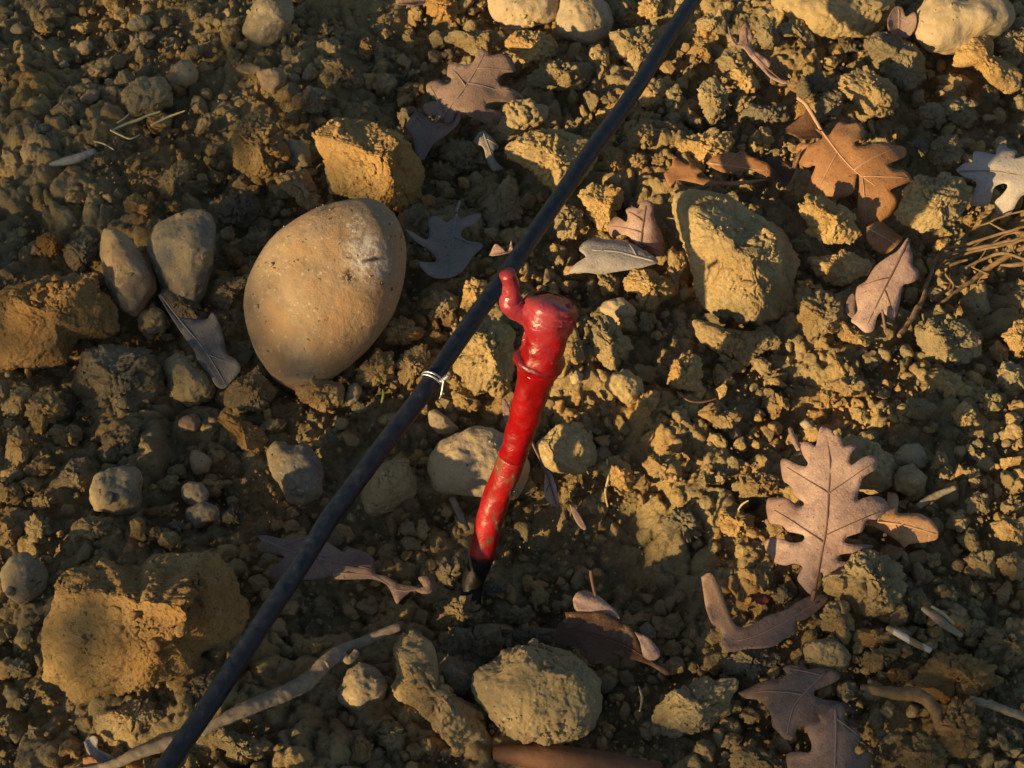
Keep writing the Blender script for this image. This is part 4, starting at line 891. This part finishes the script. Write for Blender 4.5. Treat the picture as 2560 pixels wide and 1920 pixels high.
# root tangle
rt = empty('root_tangle', at(2430, 600, .02)); tag(rt, 'tangle of dry branching roots at the right edge', 'roots')
rn = [('21', '1440,540 1500,450 1560,360', 22, 26, (3.2, 3.6, 3.8)), ('21', '1560,370 1600,290 1620,200 1680,70 1800,20 1950,0 2240,-60', 26, 36, (3.4, 2.6, 2.2, 2.4, 2.0)),
      ('21', '1680,350 1760,300 1900,190 2050,80 2240,-10', 22, 34, (1.5, 2.6, 3.4, 3.8, 3.4)), ('21', '1650,320 1700,280 1750,250 1770,190 1750,120', 24, 27, (2.6, 2.4, 1.8, 1.2)),
      ('21', '1760,300 1780,230 1740,170 1720,140', 25, 30, (2, 1.6, 1.2)), ('20', '1640,1650 1720,1540 1850,1500 2000,1460 2240,1390', 30, 38, (1.8, 2.4, 2, 1.8)),
      ('20', '1690,1640 1850,1560 2050,1520 2260,1470', 30, 38, (1.6, 2.0, 1.6)), ('20', '1750,1520 1880,1420 2040,1340 2240,1290', 30, 36, (1, 1.4, 1.2)),
      ('20', '1850,1650 1980,1580 2100,1560 2260,1600', 32, 38, (1.6, 2.4, 1.6)), ('20', '1990,1360 2100,1420 2260,1450', 34, 36, (1, 1.3, 1)),
      ('21', '1880,105 1930,130 1990,160', 30, 31, (1, 1.2, 1)), ('21', '1650,120 1750,110 1870,70', 28, 32, (2, 2.6, 1.6)), ('21', '2060,110 2150,100 2250,90', 34, 36, (1.4, 3, 3)),
      ('20', '1900,1640 2000,1520 2120,1440 2240,1430', 33, 38, (.9, 1.2, 1)), ('20', '1620,1560 1740,1580 1860,1540 1960,1480', 30, 34, (.8, 1.1, .8)), ('21', '2140,-30 2150,30 2230,60', 35, 36, (1, 1.2, 1))]
for ti, pa, z0, z1, rr in rn: child_local(strand('root', ti, pa, (z0*.75, z1*.75), tuple(.38*q_ for q_ in rr), M_ROOT, 0, 0, parent=rt, seg=9))
gr_ = simple_mat('green_blade', (.12, .2, .03), (.2, .3, .05), 100)
strand('grass_blade', '11', '305,950 315,905 312,870', (6, 14), (.6, .8, .3), gr_, 'tiny green grass blade below the egg-shaped stone, left of the tube', 'grass', rough=0, seg=6)
strand('fallen_stem', '21', '775,1110 790,1160 815,1210 830,1245', (22, 27), (1.0, 1.5, 1.1), ML['pink'], 'small bent leaf stem at the upper left of the large oak leaf', 'stem', rough=.05, seg=8)
strand('dry_twig', '21', '1560,1590 1640,1540 1720,1500 1790,1470', (12, 12), (1.4, 1.8, 1.2), M_TWIG, 'splintered grey twig in shade right of the amber leaf', 'twig', 'dead twigs')

# ------------------------------------------------------------------ drip tube and wire tie
m, t, b = mat('black_polyethylene'); P_ = geo_pos(t); b.inputs['Specular IOR Level'].default_value = .45
f1 = noise(t, P_, 260, 5, .7); t.links.new(ramp(t, f1, [(.35, (.005, .009, .017)), (.6, (.011, .017, .029)), (.7, (.035, .035, .033)), (.8, (.07, .06, .045))]), b.inputs['Base Color'])
t.links.new(mapr(t, f1, .3, .7, .3, .6), b.inputs['Roughness']); bump(t, b, noise(t, P_, 500, 4, .7), .0003, .6); M_PE = m
tp = [(1850, -170, 73), (1760, -35, 73), (1705, 45, 73), (1583, 228, 73), (1420, 465, 72), (1278, 671, 71), (1180, 800, 70), (1085, 935, 69), (1062, 972, 69), (985, 1075, 66), (830, 1285, 61), (793, 1345, 59), (671, 1530, 54), (529, 1745, 49), (419, 1912, 45), (300, 2100, 41)]
TP = resample(np.array([at(a, b_, z*.001) for a, b_, z in tp]), 160)
TP = TP+np.stack([fbm(TP*14+i*5, 2) for i in range(3)], 1)*.0010
v, t_ = tube(TP, .0040, 28, .03, 150); dt = mesh_np('drip_tube', v, t_, M_PE); localise(dt, TP[0])
tag(dt, 'black plastic drip tube running diagonally across the whole frame', 'tube')
M_WIRE, t, b = mat('galvanised_wire'); b.inputs['Metallic'].default_value = 1; b.inputs['Roughness'].default_value = .45; b.inputs['Base Color'].default_value = (.6, .6, .62, 1)
bump(t, b, noise(t, geo_pos(t), 700, 3), .0003, .5)
q = at(1072, 953, .069); k_ = int(np.argmin(np.linalg.norm(TP-q, axis=1))); c = TP[k_]; ax = TP[k_+3]-TP[k_-3]; ax /= np.linalg.norm(ax)
side = np.cross(ax, [0, 0, 1.]); side /= np.linalg.norm(side); upv = np.cross(side, ax)
if side[0] < 0: side = -side
if upv[2] < 0: upv = -upv
wt = empty('wire_tie', c); tag(wt, 'twisted silver wire tie wound round the black tube', 'wire')
a = np.linspace(0, 2*math.pi*1.4, 60); loop = c+(np.cos(a)[:, None]*side+np.sin(a)[:, None]*upv)*.0048+ax*((a/(2*math.pi)-1)*.0016)[:, None]+side*0
v, t_ = tube(loop, .0005, 8); child_local(mesh_np('loop', v, t_, M_WIRE, wt))
e0 = c+side*.0052+upv*.0035; a = np.linspace(0, 1, 60); d_ = side*.55+upv*.75-ax*.25; d_ /= np.linalg.norm(d_); s1 = np.cross(d_, ax); s1 /= np.linalg.norm(s1); s2 = np.cross(d_, s1)
for ph in (0, math.pi):
    tw_ = e0+d_*(a*.0055)[:, None]+(np.cos(a*14+ph)[:, None]*s1+np.sin(a*14+ph)[:, None]*s2)*.0007
    v, t_ = tube(tw_, .00045, 8); child_local(mesh_np('twist', v, t_, M_WIRE, wt))
tl = resample(np.array([e0+d_*.002, e0+side*.002-upv*.004+ax*.004, e0+side*.001-upv*.007+ax*.005]), 14); v, t_ = tube(tl, .00045, 8); child_local(mesh_np('wire_end', v, t_, M_WIRE, wt))

# ------------------------------------------------------------------ the waxed vine graft
def wax(name, c1, c2, rough, streak=False, bloom=.3):
    m, t, b = mat(name); P_ = geo_pos(t); b.inputs['Specular IOR Level'].default_value = .6
    c = ramp(t, noise(t, P_, 90, 5, .6), [(.3, c1), (.7, c2)])
    c = mix(t, mapr(t, noise(t, P_, 210, 6, .75), .6, .75, 0, bloom), c, (.62, .3, .28))
    c = mix(t, mapr(t, noise(t, P_, 160, 4, .7), .3, .4, .5, 0), c, (.16, .008, .012))
    if streak:
        mp = N(t, 'ShaderNodeMapping'); mp.inputs['Rotation'].default_value = (0, math.radians(18), 0); mp.inputs['Scale'].default_value = (300, 300, 38); t.links.new(P_, mp.inputs['Vector'])
        nn = N(t, 'ShaderNodeTexNoise'); nn.inputs['Scale'].default_value = 1; nn.inputs['Detail'].default_value = 5; t.links.new(mp.outputs[0], nn.inputs['Vector'])
        c = mix(t, mapr(t, nn.outputs['Fac'], .57, .62, 0, 1), c, (.17, .07, .03)); c = mix(t, mapr(t, nn.outputs['Fac'], .66, .70, 0, 1), c, (.42, .25, .13))
    t.links.new(c, b.inputs['Base Color']); b.inputs['Subsurface Weight'].default_value = .05; b.inputs['Subsurface Radius'].default_value = (.004, .0005, .0004); b.inputs['Subsurface Scale'].default_value = 1
    t.links.new(mapr(t, noise(t, P_, 120, 4), .3, .7, rough-.1, rough+.2), b.inputs['Roughness'])
    n1 = bump(t, None, noise(t, P_, 110, 3, .5), .002, .5); bump(t, b, noise(t, P_, 420, 4, .7), .0005, .6, n1); return m
M_WAX = wax('red_wax', (.20, .002, .003), (.37, .004, .005), .26, False, .12); M_WAXS = wax('worn_red_wax', (.26, .006, .007), (.42, .010, .010), .36, True, .3)
M_WAXU = wax('union_wax', (.22, .002, .004), (.38, .005, .007), .24, False, .35)
t = M_WAXU.node_tree; b = t.nodes['Principled BSDF']; old = b.inputs['Base Color'].links[0].from_socket; P_ = geo_pos(t)
sp = N(t, 'ShaderNodeSeparateXYZ'); t.links.new(P_, sp.inputs[0]); ad = N(t, 'ShaderNodeMath', operation='MULTIPLY_ADD'); t.links.new(noise(t, P_, 110, 5, .7), ad.inputs[0]); ad.inputs[1].default_value = .035; t.links.new(sp.outputs[2], ad.inputs[2])
t.links.new(mix(t, mapr(t, ad.outputs[0], .136, .15, 0, .6), old, (.36, .07, .09)), b.inputs['Base Color'])
M_WAXR = wax('dark_red_wax', (.13, .003, .006), (.3, .008, .012), .22, False, .3)
M_WAXP = wax('cloudy_wax', (.22, .012, .024), (.40, .06, .075), .22, False, .9)
M_FOOT = simple_mat('dark_bark', (.006, .005, .006), (.02, .014, .012), 300, .5, .0008)  # near-black bark colour at the foot
gp = [(1172, 1530, -14, 64), (1180, 1470, -8, 66), (1190, 1435, -2, 68), (1206, 1385, 8, 72), (1222, 1310, 22, 74), (1241, 1245, 34, 76), (1263, 1190, 46, 77), (1290, 1115, 62, 78), (1316, 1030, 80, 86), (1334, 960, 94, 94), (1343, 925, 101, 104), (1348, 900, 106, 118), (1353, 878, 110, 112), (1363, 845, 116, 118), (1370, 805, 123, 132), (1373, 784, 127, 138), (1376, 770, 130, 134), (1378, 761, 131.5, 128), (1379, 757, 132, 112)]
G = np.array([[*at(a, b_, z*.001), (w_*(.45 if z < 95 else .48))*depth(at(a, b_, z*.001))/F] for a, b_, z, w_ in gp]); GR = resample(G, 150)
gf = empty('vine_graft', at(1190, 1440, -.008)); tag(gf, 'red waxed vine graft rising from the soil at centre', 'grafted vine')
def gseg(name, i0, i1, m_, extra=0, rough=.05, seg=40, blobs=False):
    A = GR[i0:i1]; v, t_ = tube(A[:, :3], A[:, 3]+extra, seg, rough, 95)
    if blobs:
        cc = np.repeat(A[:, :3], seg, 0); dv = v[:len(cc)]-cc; L = np.linalg.norm(dv, axis=1)
        v[:len(cc)] += dv*(.16*np.clip(fbm(cc*0+v[:len(cc)]*85, 2), -.5, 1))[:, None]
    o = child_local(mesh_np(name, v, t_, m_, gf)); return o
arc = np.linspace(0, 1, 150)
iz = lambda z: int(np.argmin(np.abs(GR[:, 2]-z*.001)))
gseg('bark_foot', 0, iz(9), M_FOOT, -.0004, .1); gseg('worn_stem', iz(8.2), iz(58), M_WAXS, 0, .07); gseg('stem', iz(57), iz(104), M_WAX, .0001, .09)
gseg('graft_union', iz(102), 150, M_WAXU, .0002, .06, 48, True)
# binding ring at the union
i = iz(106); v, t_ = [], []
A = GR[i]; axg = GR[i+3, :3]-GR[i-3, :3]; axg /= np.linalg.norm(axg); s1 = np.cross(axg, [0, 1., 0]); s1 /= np.linalg.norm(s1); s2 = np.cross(axg, s1)
a = np.linspace(0, 2*math.pi, 50); rng_ = A[:3]+(np.cos(a)[:, None]*s1+np.sin(a)[:, None]*s2)*(A[3]*.93)+axg*(.0008*np.sin(a*2))[:, None]
v, t_ = tube(rng_, .0021, 12, .2, 200, False); child_local(mesh_np('binding_ring', v, t_, M_WAXR, gf))
# cloudy cap of wax over the cut top, with thick runs down the shoulders
Q, T = ico(5); top = GR[-1]
V = top[:3]-axg*.0035+s1*(Q[:, :1]*.0096)+s2*(Q[:, 1:2]*.0096)+axg*(Q[:, 2:]*.0042); V = V+(V-top[:3])*(.16*fbm(V*160, 3)+.06*perlin(V*420))[:, None]
child_local(mesh_np('wax_cap', V, T, M_WAXP, gf))
for (a_, b_, z, rr, el) in ((1414, 806, 125, 3.6, 2.4), (1340, 784, 127, 4.2, 1.0), (1318, 850, 116, 2.0, 2.6)):
    cc = at(a_, b_, z*.001); V = cc+(Q*(.001*rr)*(1+.18*fbm(Q*1.6+a_, 3))[:, None])@np.array([s1, s2, axg*el]); child_local(mesh_np('wax_drip', V, T, M_WAXP, gf))
# the spur of the scion
sp_ = [(1352, 800, 123, 50), (1318, 790, 125, 50), (1292, 775, 127, 56), (1276, 755, 130, 62), (1276, 738, 133, 46), (1277, 722, 136, 42), (1275, 704, 139, 42), (1267, 684, 143, 42)]
Gs = np.array([[*at(a, b_, z*.001), w_*.5*depth(at(a, b_, z*.001))/F] for a, b_, z, w_ in sp_]); Gs = resample(Gs, 44)
v, t_ = tube(Gs[:, :3], Gs[:, 3], 24, .14, 140); child_local(mesh_np('spur', v, t_, M_WAXP, gf))
M_SPK = simple_mat('dusty_wax', (.12, .01, .012), (.3, .09, .05), 500, .75)
# red wax specks dropped on the soil
for i, (ti, a_, b_, lb) in enumerate((('22', 600, 620, 'dull red wax speck above the V-shaped leaf'),)):
    x0, y0, k = TILE[ti]; cc = at(x0+a_*k, y0+b_*k, .006); Q2, T2 = ico(3); V = cc+Q2*[.0034, .0026, .0012]*(1+.3*fbm(Q2*2+i, 2))[:, None]
    o = mesh_np('wax_speck', V, T2, M_SPK); localise(o, cc); tag(o, lb, 'wax', 'wax specks')
